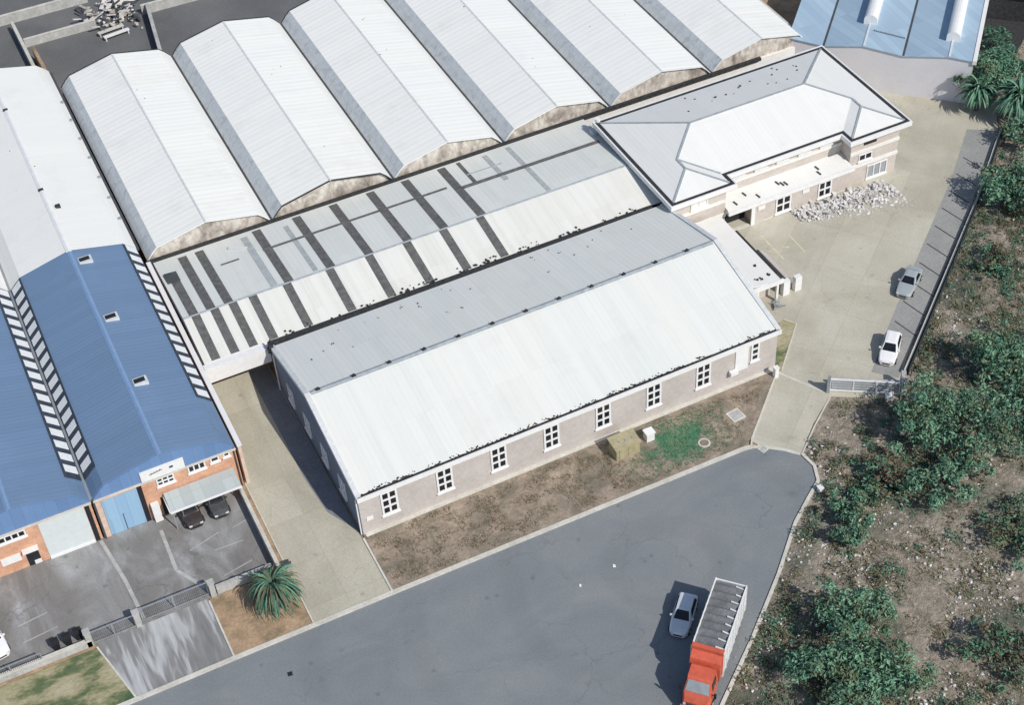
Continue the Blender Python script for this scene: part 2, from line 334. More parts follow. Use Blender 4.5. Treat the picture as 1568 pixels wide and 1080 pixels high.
def polyline_strip(mb, pts, wd, z0, z1):
    """mitred kerb along a polyline (centre line)"""
    P = [Vector(p) for p in pts]; L = []; Rr = []
    for i, p in enumerate(P):
        d = ((P[min(i + 1, len(P) - 1)] - p).normalized() if i < len(P) - 1 else Vector((0, 0))) + ((p - P[i - 1]).normalized() if i else Vector((0, 0)))
        d.normalize(); n = Vector((-d.y, d.x)) * wd / 2; L.append(p + n); Rr.append(p - n)
    n = len(P); vs = [(p.x, p.y, z) for z in (z0, z1) for row in (L, Rr) for p in row]
    fs = []
    for i in range(n - 1):
        a, b, c, d = i, i + 1, n + i + 1, n + i
        fs += [(2 * n + a, 2 * n + b, 2 * n + c, 2 * n + d), (a, b, 2 * n + b, 2 * n + a), (d, c, 2 * n + c, 2 * n + d), (a, d, c, b)]
    fs += [(0, n, 3 * n, 2 * n), (n - 1, 2 * n - 1, 4 * n - 1, 3 * n - 1)]
    mb.faces(vs, fs)
def in_poly(x, y, P):
    c = False
    for i in range(len(P)):
        (x1, y1), (x2, y2) = P[i - 1], P[i]
        if (y1 > y) != (y2 > y) and x < (x2 - x1) * (y - y1) / (y2 - y1) + x1: c = not c
    return c
def dist_line(x, y, P):
    best = 1e9; p = Vector((x, y))
    for a, b in zip(P, P[1:]):
        a, b = Vector(a), Vector(b); t = max(0, min(1, (p - a).dot(b - a) / (b - a).length_squared)); best = min(best, (a + (b - a) * t - p).length)
    return best

# ------------------------------------------------------------------ ground
g = MB(); g.poly([(-600, -500, -.09), (700, -500, -.09), (700, 700, -.09), (-600, 700, -.09)])
struct('ground', g, M['dirt'])
EDGE = [(-60, -91), (19.2, -28.8), (24.1, -25.2), (29.7, -20.6), (34.1, -16.5), (36.8, -14.9), (38.6, -13.6), (39.2, -12), (38.9, -10.2), (45.4, -5.3), (50.8, -8.6), (52.2, -6.8), (55.6, -4.2), (74.9, 11.2), (85, 20), (104, 35.5), (140, 65)]
OUT = EDGE + [(170, 60), (170, -120), (-60, -120)]
# scrub land right of the road and yard: gently lumpy terrain
g = MB(); step = .8; x0, x1, y0, y1 = 4, 128, -58, 62
nx, ny = int((x1 - x0) / step), int((y1 - y0) / step); vs = []; ins = []
for j in range(ny + 1):
    for i in range(nx + 1):
        x, y = x0 + i * step, y0 + j * step
        if in_poly(x, y, OUT):
            d = dist_line(x, y, EDGE); k = min(1, d / 2.5)
            z = -.02 + k * (.16 + .32 * noise.noise(Vector((x * .16, y * .16, 3))) + .22 * noise.noise(Vector((x * .55, y * .55, 9))) + .10 * noise.noise(Vector((x * 1.3, y * 1.3, 1))))
            z = max(z, -.03); ins.append(d)
        else: z = -.035; ins.append(-dist_line(x, y, EDGE))
        vs.append((x, y, z))
fs = []
for j in range(ny):
    for i in range(nx):
        q = [j * (nx + 1) + i, j * (nx + 1) + i + 1, (j + 1) * (nx + 1) + i + 1, (j + 1) * (nx + 1) + i]
        if all(ins[k] > -2 for k in q): fs.append(tuple(q))
g.faces(vs, fs); o = struct('scrub_land', g, M['scrub'])
for p in o.data.polygons: p.use_smooth = True
ROADEDGE = [(35.4, -7.2), (36.3, -7.6), (37.9, -8.9), (38.8, -10.2), (39.0, -11.8), (38.3, -13.3), (36.4, -14.6), (34, -16.3), (29.6, -20.4), (24.1, -25.0), (19.3, -28.7), (-60, -90.5)]
sheet('road', [(-140, -7.2), (-14, -7.0), (0, -7.0), (22.5, -7.2)] + ROADEDGE + [(-140, -150)], 0.0, M['asphalt'])
sheet('alley_driveway', [(-7.0, -6.75), (0.05, -6.75), (0.0, 0), (0.1, 24.8), (-7.0, 24.8)], .05, M['alley'])
sheet('alley_shade_strip', [(-1.6, 4.2), (-.01, 1.0), (-.01, 24.7), (-2.0, 24.7), (-2.0, 9.0)], .056, M['side'])  # painted shade: added dark strip within the warehouse shadow
sheet('yard_paving', [(36.2, -7.35), (37.8, -8.75), (38.95, -10.0), (42.0, -7.4), (45.3, -5.2), (50.7, -8.5), (52.3, -6.5), (55.3, -3.8), (74.7, 11.5), (85, 20.3), (88, 24.5), (85.6, 27.4), (72, 40.2), (42.4, 40.2), (42.5, -.2), (35.9, -6.3)], .012, M['concrete'])
sheet('parking_strip', [(50.6, -4.4), (52.3, -6.3), (55.3, -3.8), (74.7, 11.5), (84.9, 20.3), (82.2, 22.2), (75.1, 15.7), (64.5, 7.2), (56.5, .7)], .018, M['bay'])
sheet('forecourt', [(-34, .1), (-7.6, .1), (-7.6, 11.0), (-34, 11.0)], .012, M['lot'])
sheet('entrance_apron', [(-23.9, .1), (-22.4, -6.75), (-14.0, -6.75), (-14.1, .1)], .016, M['apron'])
sheet('front_verge', [(.25, -6.55), (34.6, -6.75), (36.2, -6.2), (42.6, -.15), (42.7, .9), (.25, .4)], .06, M['verge'], .14)
sheet('side_verge', [(42.55, -.1), (43.4, -.1), (48.1, 4.7), (47.4, 5.7), (42.55, 5.3)], .05, M['grass_verge'], .12)
sheet('dirt_verge', [(-14.0, -6.7), (-7.0, -6.7), (-7.0, .0), (-14.0, .0)], .045, M['dirt'], .12)
sheet('grass_verge', [(-60, -6.7), (-22.5, -6.7), (-23.9, -.4), (-60, -.4)], .045, M['grass_verge'], .12)
sheet('dirt_strip', [(-7.6, .0), (-7.0, .0), (-7.0, 11), (-7.6, 11)], .04, M['dirt'], .1)
sheet('rear_asphalt', [(-120, 76), (60, 76), (60, 160), (-120, 160)], .0, M['rear_lot'])
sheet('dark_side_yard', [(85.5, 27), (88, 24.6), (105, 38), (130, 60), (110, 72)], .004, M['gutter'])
k = MB(); polyline_strip(k, [(-140, -7.0), (-22.4, -6.88), (-14, -6.82), (-7, -6.82), (0, -6.82), (22.5, -6.95), (34.8, -7.0), (35.5, -7.12)], .42, -.02, .11)
struct('kerb', k, M['kerb'])
k = MB(); polyline_strip(k, [(39.05, -10.0), (39.2, -11.8), (38.5, -13.45), (36.5, -14.8), (34.1, -16.5), (29.7, -20.6), (24.2, -25.2), (19.4, -28.9), (-60, -90.8)], .3, -.02, .12)
struct('kerb', k, M['kerb'])
k = MB(); polyline_strip(k, [(35.5, -7.14), (36.35, -7.52), (37.95, -8.82), (38.95, -10.0)], .34, -.02, .026)
polyline_strip(k, [(42.7, -.2), (36.1, -6.3), (35.6, -7.0)], .16, -.02, .10)
polyline_strip(k, [(.12, -.2), (.12, -6.6)], .18, -.02, .16)
polyline_strip(k, [(-7.02, 11), (-7.02, -6.6)], .12, -.02, .12)
polyline_strip(k, [(-14.05, -6.6), (-14.1, -.2)], .16, -.02, .10)
polyline_strip(k, [(-22.45, -6.6), (-23.95, -.3)], .16, -.02, .09)
polyline_strip(k, [(45.35, -5.25), (42.1, -7.6), (39.1, -10.0)], .14, -.02, .05)
polyline_strip(k, [(43.35, -.1), (48.1, 4.65), (47.4, 5.75)], .12, -.02, .09)
struct('path_edging', k, M['kerb'])
def lines(name, segs, wd, z, mat):
    mb = MB()
    for a, b in segs:
        a, b = Vector(a), Vector(b); n = (b - a).normalized(); n = Vector((-n.y, n.x)) * wd / 2
        mb.poly([(p.x, p.y, z) for p in (a - n, b - n, b + n, a + n)])
    return struct(name, mb, mat)
D = Vector((.775, .632)); segs = []
for i in range(10):
    a = Vector((57.2, -2.4)) + D * 3.15 * i; segs.append((a, a + Vector((-.52, 2.75))))
lines('bay_markings', segs, .13, .023, M['gutter'])
lines('yard_markings', [((52.4, 17.9), (52.4, 13.5)), ((55, 16.5), (54.9, 13.3)), ((53.3, 15.2), (53.9, 14.8))], .16, .017, M['paint_y'])
lines('gate_track', [((42.9, -.2), (45.3, -4.6))], .22, .017, M['kerb'])
lines('forecourt_markings', [((-11.9, 4.9), (-9.3, 4.8)), ((-13.9, 5.9), (-11.0, 6.7)), ((-12.1, 1.8), (-9.4, 2.3)), ((-9.7, 6.6), (-8.3, 6.9)), ((-29.4, 5.0), (-26.8, 5.3)), ((-29.4, 3.1), (-26.4, 3.4))], .10, .017, M['kerb_dull'])
lines('forecourt_drain', [((-20.6, 10.8), (-19.9, 5.5)), ((-19.9, 5.5), (-19.6, .6)), ((-15.5, 9.4), (-15.6, 4.4)), ((-15.6, 4.4), (-14.0, 1.4))], .32, .0165, M['kerb_dull'])

# ------------------------------------------------------------------ front warehouse
def window_grid(parent, x0, x1, z0, z1, y, cols, rows, name='window', normal=-1, axis='x', fr=M['frame'], gl=M['glass']):
    """framed window standing proud of the wall plane y (normal -1 faces -y); one pane mesh as a sub-part"""
    f = MB(); p = MB(); t = .18 if (z1 - z0) > 2 else .12; d = normal
    def bx(m, a0, a1, b0, b1, p0, p1):
        lo, hi = min(p0, p1), max(p0, p1)
        if axis == 'x': m.box(a0, lo, b0, a1, hi, b1)
        else: m.box(lo, a0, b0, hi, a1, b1)
    cw, rh = (x1 - x0 - t) / cols, (z1 - z0 - t) / rows
    for i in range(cols + 1): bx(f, x0 + i * cw, x0 + i * cw + t, z0, z1, y + .01 * d, y + .10 * d)
    for j in range(rows + 1):
        for i in range(cols): bx(f, x0 + i * cw + t, x0 + (i + 1) * cw, z0 + j * rh, z0 + j * rh + t, y + .01 * d, y + .10 * d)
    bx(f, x0 - .1, x1 + .1, z0 - .12, z0, y + .01 * d, y + .2 * d)
    o = f.build(name, fr, parent)
    for i in range(cols):
        for j in range(rows): bx(p, x0 + i * cw + t, x0 + (i + 1) * cw, z0 + j * rh + t, z0 + (j + 1) * rh, y + .005 * d, y + .03 * d)
    p.build('pane', gl, o); return o
wr = thing('warehouse', 'long cream warehouse with white pitched metal roof and six-pane windows facing the road', 'warehouse', (21.2, 10.8, 0))
L, W, E_, RZ = 42.5, 21.6, 5.13, 7.62
RY = 11.3
b = MB(); b.extr([(0, -.05), (W, -.05), (W, E_ - .1), (RY, RZ - .12), (0, E_ - .1)], .06, L, axis='x'); b.build('wall', M['wall'], wr)
b = MB(); b.extr([(.02, -.05), (W, -.05), (W, E_ - .12), (RY, RZ - .14), (.02, E_ - .12)], .0, .057, axis='x'); b.build('end_wall', M['end_wall'], wr)  # thin skin carrying the painted shade of the left end
b = MB(); b.box(.2, -.42, -.03, L, -.003, .09); b.build('plinth', M['kerb'], wr)
RY = 11.3; sl = (RZ - E_) / (W - RY)
def slope_sheet(mb, xa, xb, ya, za, yb, zb, th=.09):
    mb.extr([(ya, za), (yb, zb), (yb, zb - th), (ya, za - th)], xa, xb, axis='x')
b = MB(); slope_sheet(b, .34, L - .34, -.02, E_, RY, RZ); slope_sheet(b, .34, L - .34, RY, RZ, W + .02, E_); b.build('roof', M['roof_x'], wr)
for xa in (-.12, L - .34):
    b = MB(); slope_sheet(b, xa, xa + .46, -.2, E_ + .04, RY, RZ + .16, .42); slope_sheet(b, xa, xa + .46, RY, RZ + .16, W + .1, E_ + .08, .42); b.build('verge_flashing', M['ridge_pale'], wr)
b = MB(); b.extr([(RY - .3, RZ - .02), (RY, RZ + .09), (RY + .3, RZ - .02), (RY, RZ + .0)], .5, L - .5, axis='x'); b.build('ridge_cap', M['ridge'], wr)
for i in range(12):
    x = 1.2 + i * 3.45
    b = MB(); b.box(x - .2, RY - .1, RZ + .07, x + .2, RY + .12, RZ + .19); b.tube((x, RY, RZ + .19), (x, RY, RZ + .3), .11, .13); b.build('roof_vent', M['gutter'], wr)
b = MB(); b.box(-.1, -.46, E_ - .50, L + .1, -.33, E_ - .02); b.build('fascia', M['white'], wr)
b = MB(); b.box(.05, -.328, E_ - .30, L - .05, -.03, E_ - .06); b.build('gutter', M['gutter'], wr)
# leaf litter heaped along the front gutter in uneven runs
rr = random.Random(3); b = MB(); x = .5
while x < L - .6:
    n = 1 if rr.random() < .3 else rr.randint(4, 20)
    for k_ in range(n):
        b.chunk((x + k_ * .11, -.2 + rr.random() ** 2 * .42, E_ + .0 + rr.random() * .08), .06 + .07 * rr.random(), rr)
    x += n * .11 + (rr.random() ** 2) * 1.0 + .1
b.build('gutter_debris', M['debris'], wr)['kind'] = 'stuff'
b = MB()
for i in range(30):
    x = 2 + rr.random() ** 1.0 * 37; y = W - .8 - (rr.random() ** 1.6) * 5
    if 20 < x < 26: continue
    z = E_ + (W - y) * sl
    for k_ in range(rr.randint(1, 3)): b.chunk((x + rr.random() * .3, y + rr.random() * .25, z + .02), .04 + .06 * rr.random(), rr)
b.build('roof_litter', M['debris'], wr)['kind'] = 'stuff'
for i in range(7):
    x = 2.05 + i * 5.27; window_grid(wr, x, x + 1.55, 1.45, 4.3, 0, 2, 3)
window_grid(wr, 39.6, 40.5, 2.1, 4.4, 0, 1, 3)
b = MB(); b.box(37.9, -.09, 1.55, 39.3, -.004, 4.4); b.build('blank_panel', M['frame'], wr)
b = MB(); b.box(37.2, -.55, 1.7, 38.0, -.1, 2.1); b.build('air_unit', M['white'], wr)
b = MB(); b.box(.55, -.08, 1.6, 1.15, -.004, 2.0); b.build('meter_box', M['white'], wr)
for y in (3.2, 7.6, 12.0, 16.4): window_grid(wr, y, y + 1.5, 1.6, 3.6, 0, 2, 2, 'side_window', -1, 'y', M['frame'], M['steel'])
b = MB(); b.tube((-.12, 21.0, .05), (-.12, 21.0, 4.7), .07); b.build('downpipe', M['white'], wr)
b = MB(); b.tube((-.1, .12, .05), (-.1, .12, 4.6), .07); b.build('downpipe', M['white'], wr)
b = MB(); b.tube((L + .1, 2, .05), (L + .1, 2, 4.6), .06); b.build('downpipe', M['white'], wr)
b = MB(); b.box(-.3, 21.2, 5.1, .15, 21.55, 5.75); b.tube((-.05, 21.4, 5.7), (-.05, 21.4, 6.2), .09); b.build('vent_stack', M['gutter'], wr)

wr.location = (21.5, 11.0, 0); wr.scale = (1.006, .98, 1.02); wr.rotation_euler.z = R(.45)

# ------------------------------------------------------------------ middle hall with skylight strips
mh = thing('skylight_hall', 'low white-roofed hall with dark cross strips between the warehouse and the vaulted factory', 'factory hall', (18, 30, 0))
YF, YR, YB = 22.5, 28.6, 39.55; ZF, ZR, ZB = 5.0, 5.9, 4.75; XA, XB = -6.2, 43.0
b = MB(); b.extr([(25, -.05), (YB, -.05), (YB, ZB - .1), (YR, ZR - .14), (25, ZF + .1)], XA, XB - .3, axis='x'); b.build('wall', M['wall'], mh)
b = MB(); slope_sheet(b, XA, XB, YF, ZF, YR, ZR, .1); b.build('front_roof', M['roof_mid'], mh)
b = MB(); slope_sheet(b, XA, XB, YR, ZR, YB, ZB, .1); b.build('rear_roof', M['roof_mid_shaded'], mh)
b = MB(); b.extr([(YR - .14, ZR - .01), (YR, ZR + .06), (YR + .14, ZR - .01)], XA, XB, axis='x'); b.build('ridge_cap', M['ridge'], mh)
b = MB(); b.box(.1, 21.73, 4.5, XB - 1.2, 22.49, 5.07); b.build('gutter', M['gutter'], mh)
b = MB(); rr = random.Random(11)
for i in range(150):
    x = 2 + rr.random() * 39
    if noise.noise(Vector((x * .45, 2, 0))) < -.05: continue
    b.chunk((x, 22.45 + rr.random() ** 2 * .7, ZF + .1 + rr.random() * .08), .07 + rr.random() * .1, rr)
b.build('gutter_debris', M['debris'], mh)['kind'] = 'stuff'
def on_slope(y): return ZF + (ZR - ZF) * (y - YF) / (YR - YF) if y < YR else ZR + (ZB - ZR) * (y - YR) / (YB - YR)
def strip_on(x, wd, ya, yb, mat, name='skylight_strip', lift=.035, th=.03):
    b = MB(); za, zb = on_slope(ya) + lift, on_slope(yb) + lift
    b.extr([(ya, za), (yb, zb), (yb, zb - th), (ya, za - th)], x - wd / 2, x + wd / 2, axis='x'); return b.build(name, mat, mh)
for x in (-5.0, -3.1, -1.25): strip_on(x, .85, YR - .12, 22.6, M['strip_dark'])
for x in (.8, ): strip_on(x, .85, YR - .12, 22.6, M['strip_dark'])
for x in (4.4, 8.9, 13.1, 17.2, 21.2, 25.3): strip_on(x - .05, .88, YR - .12, 22.62, M['strip_dark'])
for x in (-5.1, -3.35, -1.55): strip_on(x, .9, YR + .12, 38.9 if x > -5 else 35.0, M['strip_dark'])
for x in (4.7, 9.1, 13.2, 17.4, 21.4, 25.6): strip_on(x, .92, YR + .12, 39.2, M['strip_dark'])
strip_on(3.2, .7, YR + .2, 38.7, M['strip_grey']); strip_on(7.6, .5, YR + .3, 38.2, M['strip_grey']); strip_on(30.6, .55, 33.2, 38.9, M['strip_grey']); strip_on(33.4, .5, YR + .2, 39, M['strip_grey'])
def cross_on(xa, xb, y, wd, mat):
    b = MB(); z = on_slope(y) + .075; b.extr([(y - wd / 2, z), (y + wd / 2, z - .006), (y + wd / 2, z - .03), (y - wd / 2, z - .024)], xa, xb, axis='x'); b.build('cable_tray', mat, mh)
strip_on(27.6, .42, 34.3, 39.2, M['strip_dark'], 'cable_tray', .05)
cross_on(27.4, 31.5, 36.4, .16, M['strip_grey']); cross_on(4.2, 24.6, 35.3, .3, M['strip_dark']); cross_on(-.3, 1.6, 35.2, .2, M['strip_dark']); cross_on(25.9, 42.2, 34.4, .5, M['strip_dark'])
b = MB(); b.extr([(-5.9, 4.9), (-4.6, 4.9), (-4.6, 5.25), (-5.9, 5.35)], 35.0, 36.6); b.build('roof_hatch', M['steel_dark'], mh)
b = MB(); b.beam((1.2, 37.6, 5.1), (2.9, 36.6, 5.15), .3, .12); b.build('loose_flashing', M['ridge_pale'], mh)
b = MB(); b.box(-6.4, 21.75, 3.95, -.02, 22.48, 4.96); b.box(-6.4, 21.8, 3.1, -.02, 21.95, 3.94); b.build('canopy_fascia', M['white'], mh)
b = MB(); b.box(-6.5, 22.2, -.02, -6.22, 25, 4.5); b.build('canopy_post', M['wall'], mh)
b = MB(); b.box(-.3, 21.2, 4.7, .1, 21.54, 5.3); b.build('rainwater_head', M['steel_dark'], mh)

# ------------------------------------------------------------------ vaulted factory
def mansard(x0, x1, zv, zs, zr, sh=1.35):
    xm = (x0 + x1) / 2
    return [(x0 + .12, zv), (x0 + sh * .55, zv + (zs - zv) * .56), (x0 + sh, zs), (xm, zr), (x1 - sh, zs), (x1 - sh * .55, zv + (zs - zv) * .56), (x1 - .12, zv)]
def shell(mb, prof, ya, yb, th=.1, mi=0):
    mb.extr(prof + [(a, z - th) for a, z in reversed(prof)], ya, yb, mi)
vf = thing('vaulted_factory', 'large white factory roofed by six parallel shallow vaults with stained gable ends', 'factory', (33, 57, 0))
VX = [-6.75, 6.75, 20.5, 33.5, 46.6, 59.7, 72.6]; VY0, VY1 = 40.2, 75.3
for i in range(6):
    x0, x1 = VX[i], VX[i + 1]; pr = mansard(x0, x1, 4.8, 6.1, 7.3); xm = (x0 + x1) / 2
    b = MB(); shell(b, pr, VY0 - .08, VY1); o = b.build('vault_roof', M['roof_y'], vf)
    b = MB(); b.extr([(xm - .12, 7.29), (xm, 7.345), (xm + .12, 7.29), (xm, 7.25)], VY0 - .2, VY1 + .05); b.build('ridge_cap', M['ridge_pale'], o)
    b = MB(); pin = [(a, z - .14) for a, z in pr]
    b.extr([(pin[0][0], -.05)] + pin + [(pin[-1][0], -.05)], VY0 + .12, VY0 + .3); b.build('gable_wall', M['gable'], vf)
    b = MB(); b.extr([(pin[0][0], -.05)] + pin + [(pin[-1][0], -.05)], VY1 - .4, VY1 - .2); b.build('gable_wall', M['gable'], vf)
    b = MB(); shell(b, [(a, z + .05) for a, z in pr], VY1 - .02, VY1 + .16, .42); b.build('barge_board', M['gutter'], vf)
    b = MB(); shell(b, [(a, z + .03) for a, z in pr], VY0 - .17, VY0 - .085, .14); b.build('verge_trim', M['white'] if i not in (1,) else M['gutter'], vf)
    q0, q1, q2 = pr[0], pr[1], pr[2]
    b = MB(); b.extr([(q0[0], q0[1] + .02), (q1[0] - .015, q1[1] + .02), (q2[0] - .01, q2[1] + .012), (q2[0] + .03, q2[1] - .04), (q1[0] + .03, q1[1] - .04), (q0[0] + .03, q0[1] - .04)], VY0 - .05, VY1 - .1); b.build('light_band', M['vault_band'], o)
    if i: b = MB(); b.box(x0 - .13, VY0 - .1, 4.6, x0 + .11, VY1, 4.82); b.build('valley_gutter', M['steel_dark'], vf)
rr = random.Random(5); b = MB()
for i in range(34):
    kx = rr.randrange(6); x0, x1 = VX[kx], VX[kx + 1]; x = x0 + 2 + rr.random() * 9; xm = (x0 + x1) / 2
    z = 7.35 - abs(x - xm) / ((x1 - x0) / 2 - 1.55) * 1.35; y = 41 + rr.random() * 33; b.chunk((x, y, z + .02), .06 + rr.random() * .07, rr)
b.build('roof_litter', M['debris'], vf)['kind'] = 'stuff'
b = MB(); b.box(-6.6, 39.62, 4.55, 66, 40.0, 4.93); b.build('box_gutter', M['gutter'], vf)
b = MB(); b.box(-6.6, 39.99, -.05, 72.4, 40.35, 4.56); b.build('parapet', M['wall_band'], vf)
b = MB(); b.box(72.35, 40.5, -.05, 72.6, 75, 5.0); b.build('side_wall', M['wall'], vf)

# ------------------------------------------------------------------ white rear hall and blue roofed units on the left
LX = [-46.6, -33.4, -20.2, -7.0]
ZV, ZS, ZT = 5.2, 6.4, 7.7
rh = thing('rear_hall', 'white-roofed rear hall with two vaults behind the blue-roofed units', 'factory hall', (-20, 59, 0))
for i in (1, 2):
    x0, x1 = LX[i], LX[i + 1]; pr = mansard(x0, x1, ZV, ZS, ZT); xm = (x0 + x1) / 2
    b = MB(); shell(b, pr, 42.02, 79.0); o = b.build('vault_roof', M['roof_y_clean'], rh)
    b = MB(); b.extr([(xm - .28, ZT - .02), (xm, ZT + .09), (xm + .28, ZT - .02), (xm, ZT - .08)], 41.8, 79.1); b.build('ridge_cap', M['white'], o)
    pin = [(a, z - .12) for a, z in pr]
    b = MB(); b.extr([(pin[0][0], -.05)] + pin + [(pin[-1][0], -.05)], 42.3, 78.8); b.build('wall', M['brick_pale'], rh)
    if i == 2:
        for yy in (53, 49.5, 69.5):
            b = MB(); b.box(xm - .3 + (yy == 49.5) * .9, yy, ZT - .3, xm + .2 + (yy == 49.5) * .9, yy + .35, ZT + .12); b.build('roof_vent', M['gutter'], rh)
        for yy in range(47, 75, 4):
            b = MB(); b.box(x1 - .5, yy, ZV + .42, x1 - .18, yy + .22, ZV + .6); b.build('roof_bracket', M['steel'], rh)
b = MB(); b.box(-20.33, 42.05, ZV - .25, -20.08, 78.7, ZV + .0); b.build('valley_gutter', M['steel'], rh)
b = MB(); b.box(-7.1, 42.05, ZV - .3, -6.86, 78.7, ZV - .02); b.build('valley_gutter', M['steel_dark'], rh)
rr = random.Random(8); b = MB()
for i in range(9):
    x = -18 + rr.random() * 9; y = 45 + rr.random() * 25; b.chunk((x, y, ZT - abs(x + 13.6) / 5.05 * 1.4 + .03), .1, rr)
b.build('roof_litter', M['debris'], rh)['kind'] = 'stuff'

def blue_unit(i, label):
    x0, x1 = LX[i], LX[i + 1]; xm = (x0 + x1) / 2; pr = mansard(x0, x1, ZV, ZS, ZT)
    u = thing('blue_roofed_unit', label, 'factory unit', (xm, 26, 0))
    b = MB(); shell(b, pr, 11.0, 42.0); rf = b.build('roof', M['roof_blue'], u)
    b = MB(); b.extr([(xm - .24, ZT - .04), (xm, ZT + .06), (xm + .24, ZT - .04), (xm, ZT - .08)], 10.9, 41.8); b.build('ridge_cap', M['ridge_blue'], rf)
    b = MB(); pin = [(a, z - .05) for a, z in pr]
    b.extr([(pin[0][0], ZV - .1)] + pin + [(pin[-1][0], ZV - .1)], 10.86, 10.99); b.build('gable_cladding', M['blue_gable'], u)
    b = MB(); pin = [(a, z - .14) for a, z in pr]
    b.extr([(x0 + .13, -.03), (x0 + .13, ZV - .12)] + pin[1:-1] + [(x1 - .13, ZV - .12), (x1 - .13, -.03)], 11.02, 41.9); b.build('wall', M['brick'], u)
    b = MB(); b.box(x0 + .1, 10.72, ZV - .28, x1 - .1, 10.85, ZV - .11); b.build('eaves_gutter', M['kerb'], u)
    # translucent panels on both steep shoulders, dark flashing between
    for s in (0, 1):
        a0, z0 = pr[0] if s == 0 else pr[-1]; a1, z1 = pr[2] if s == 0 else pr[-3]
        dz = .11
        b = MB(); b.extr([(a0, z0 + dz), (a1, z1 + dz), (a1, z1 + dz - .03), (a0, z0 + dz - .03)], 13.4 if i == 1 or s == 0 else 17.2, 41.9); fl = b.build('shoulder_flashing', M['skyframe'], u)
        y = 14.2 if i == 1 or s == 0 else 17.6
        while y < 41.2:
            b = MB(); ya, yb = y, y + .95
            for (p0, p1) in ((0.06, .84),):
                q0 = (a0 + (a1 - a0) * p0, z0 + (z1 - z0) * p0); q1 = (a0 + (a1 - a0) * p1, z0 + (z1 - z0) * p1)
                b.extr([(q0[0], q0[1] + dz + .05), (q1[0], q1[1] + dz + .05), (q1[0], q1[1] + dz + .005), (q0[0], q0[1] + dz + .005)], ya, yb)
            b.build('skylight_panel', M['skylight'], fl); y += 1.66
    return u, rf
bm_, bmr = blue_unit(2, 'blue-roofed brick unit with long white signboard and blue roller door, beside the alley')
bl_, blr = blue_unit(1, 'blue-roofed brick unit at the left picture edge with a tall pale roller door')
b = MB(); b.box(-20.34, 11, ZV - .3, -20.06, 41.9, ZV - .03); b.build('valley_gutter', M['steel'], bm_)
for yy in (39.6, 30.0, 20.2):
    b = MB(); b.box(-13.1, yy - .12, 7.0, -11.8, yy + .16, 7.62); b.box(-13.1, yy + .8, 7.0, -11.8, yy + .86, 7.62); b.box(-13.1, yy + .161, 7.0, -13.04, yy + .799, 7.62); b.box(-12.0, yy + .161, 7.0, -11.8, yy + .799, 7.62)
    o = b.build('roof_vent', M['ridge_pale'], bm_)
    b = MB(); b.box(-13.03, yy + .17, 7.2, -12.01, yy + .79, 7.6); b.build('vent_throat', M['dark'], o)
wl = thing('party_wall', 'white capped party wall along the right edge of the blue roof', 'wall', (-6.7, 25, 0)); b = MB(); b.box(-6.86, 10.95, -.05, -6.56, 39.5, 5.0); b.build('wall', M['brick_pale'], wl)
b = MB(); b.box(-6.9, 10.9, 5.003, -6.45, 39.5, 5.12); b.build('coping', M['white'], wl)
# facade of the middle unit
def flat(parent, x0, x1, z0, z1, name, mat, y=11.0, d=.1):
    b = MB(); b.box(x0, y - d, z0, x1, y - .003, z1); return b.build(name, mat, parent)
o = flat(bm_, -19.5, -16.3, .05, 4.5, 'roller_door', M['door_blue'], 11.02, .06)
flat(bm_, -19.2, -18.1, .06, 2.1, 'wicket_door', M['door_blue'], 10.955, .05)
flat(bm_, -18.08, -18.02, .06, 2.15, 'door_trim', M['steel_dark'], 10.955, .05)
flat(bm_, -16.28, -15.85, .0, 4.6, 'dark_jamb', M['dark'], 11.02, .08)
flat(bm_, -20.02, -19.55, .0, 4.6, 'pale_pier', M['brick_pale'], 11.02, .12)
o = flat(bm_, -15.7, -11.75, 5.15, 6.35, 'signboard', M['white'], 10.84, .12)
b = MB(); rr = random.Random(2)
for kx in range(9): b.box(-14.9 + kx * .13, 10.7, 5.7 + .02 * kx, -14.9 + kx * .13 + .09, 10.717, 5.82 + .02 * kx + .06 * (kx % 2))
b.box(-13.1, 10.7, 5.72, -12.75, 10.717, 5.95); b.build('sign_lettering', M['steel_dark'], o)
window_grid(bm_, -14.5, -12.9, 3.75, 4.75, 11.02, 3, 2); window_grid(bm_, -11.6, -10.0, 3.95, 4.9, 11.02, 3, 1)
window_grid(bm_, -9.5, -8.7, 4.2, 4.95, 11.02, 1, 1); window_grid(bm_, -8.3, -7.7, 4.3, 4.95, 11.02, 1, 1)
flat(bm_, -15.6, -14.9, .05, 2.2, 'entrance_canopy', M['white'], 10.9, .5)
flat(bm_, -14.6, -13.6, .05, 2.3, 'dark_doorway', M['dark'], 11.02, .06)
b = MB(); b.tube((-7.3, 10.9, 0), (-7.3, 10.9, 5.2), .07); b.build('downpipe', M['steel_dark'], bm_)
b = MB(); b.tube((-20.1, 10.88, 0), (-20.1, 10.88, 5.2), .1); b.build('downpipe', M['steel_dark'], bm_)
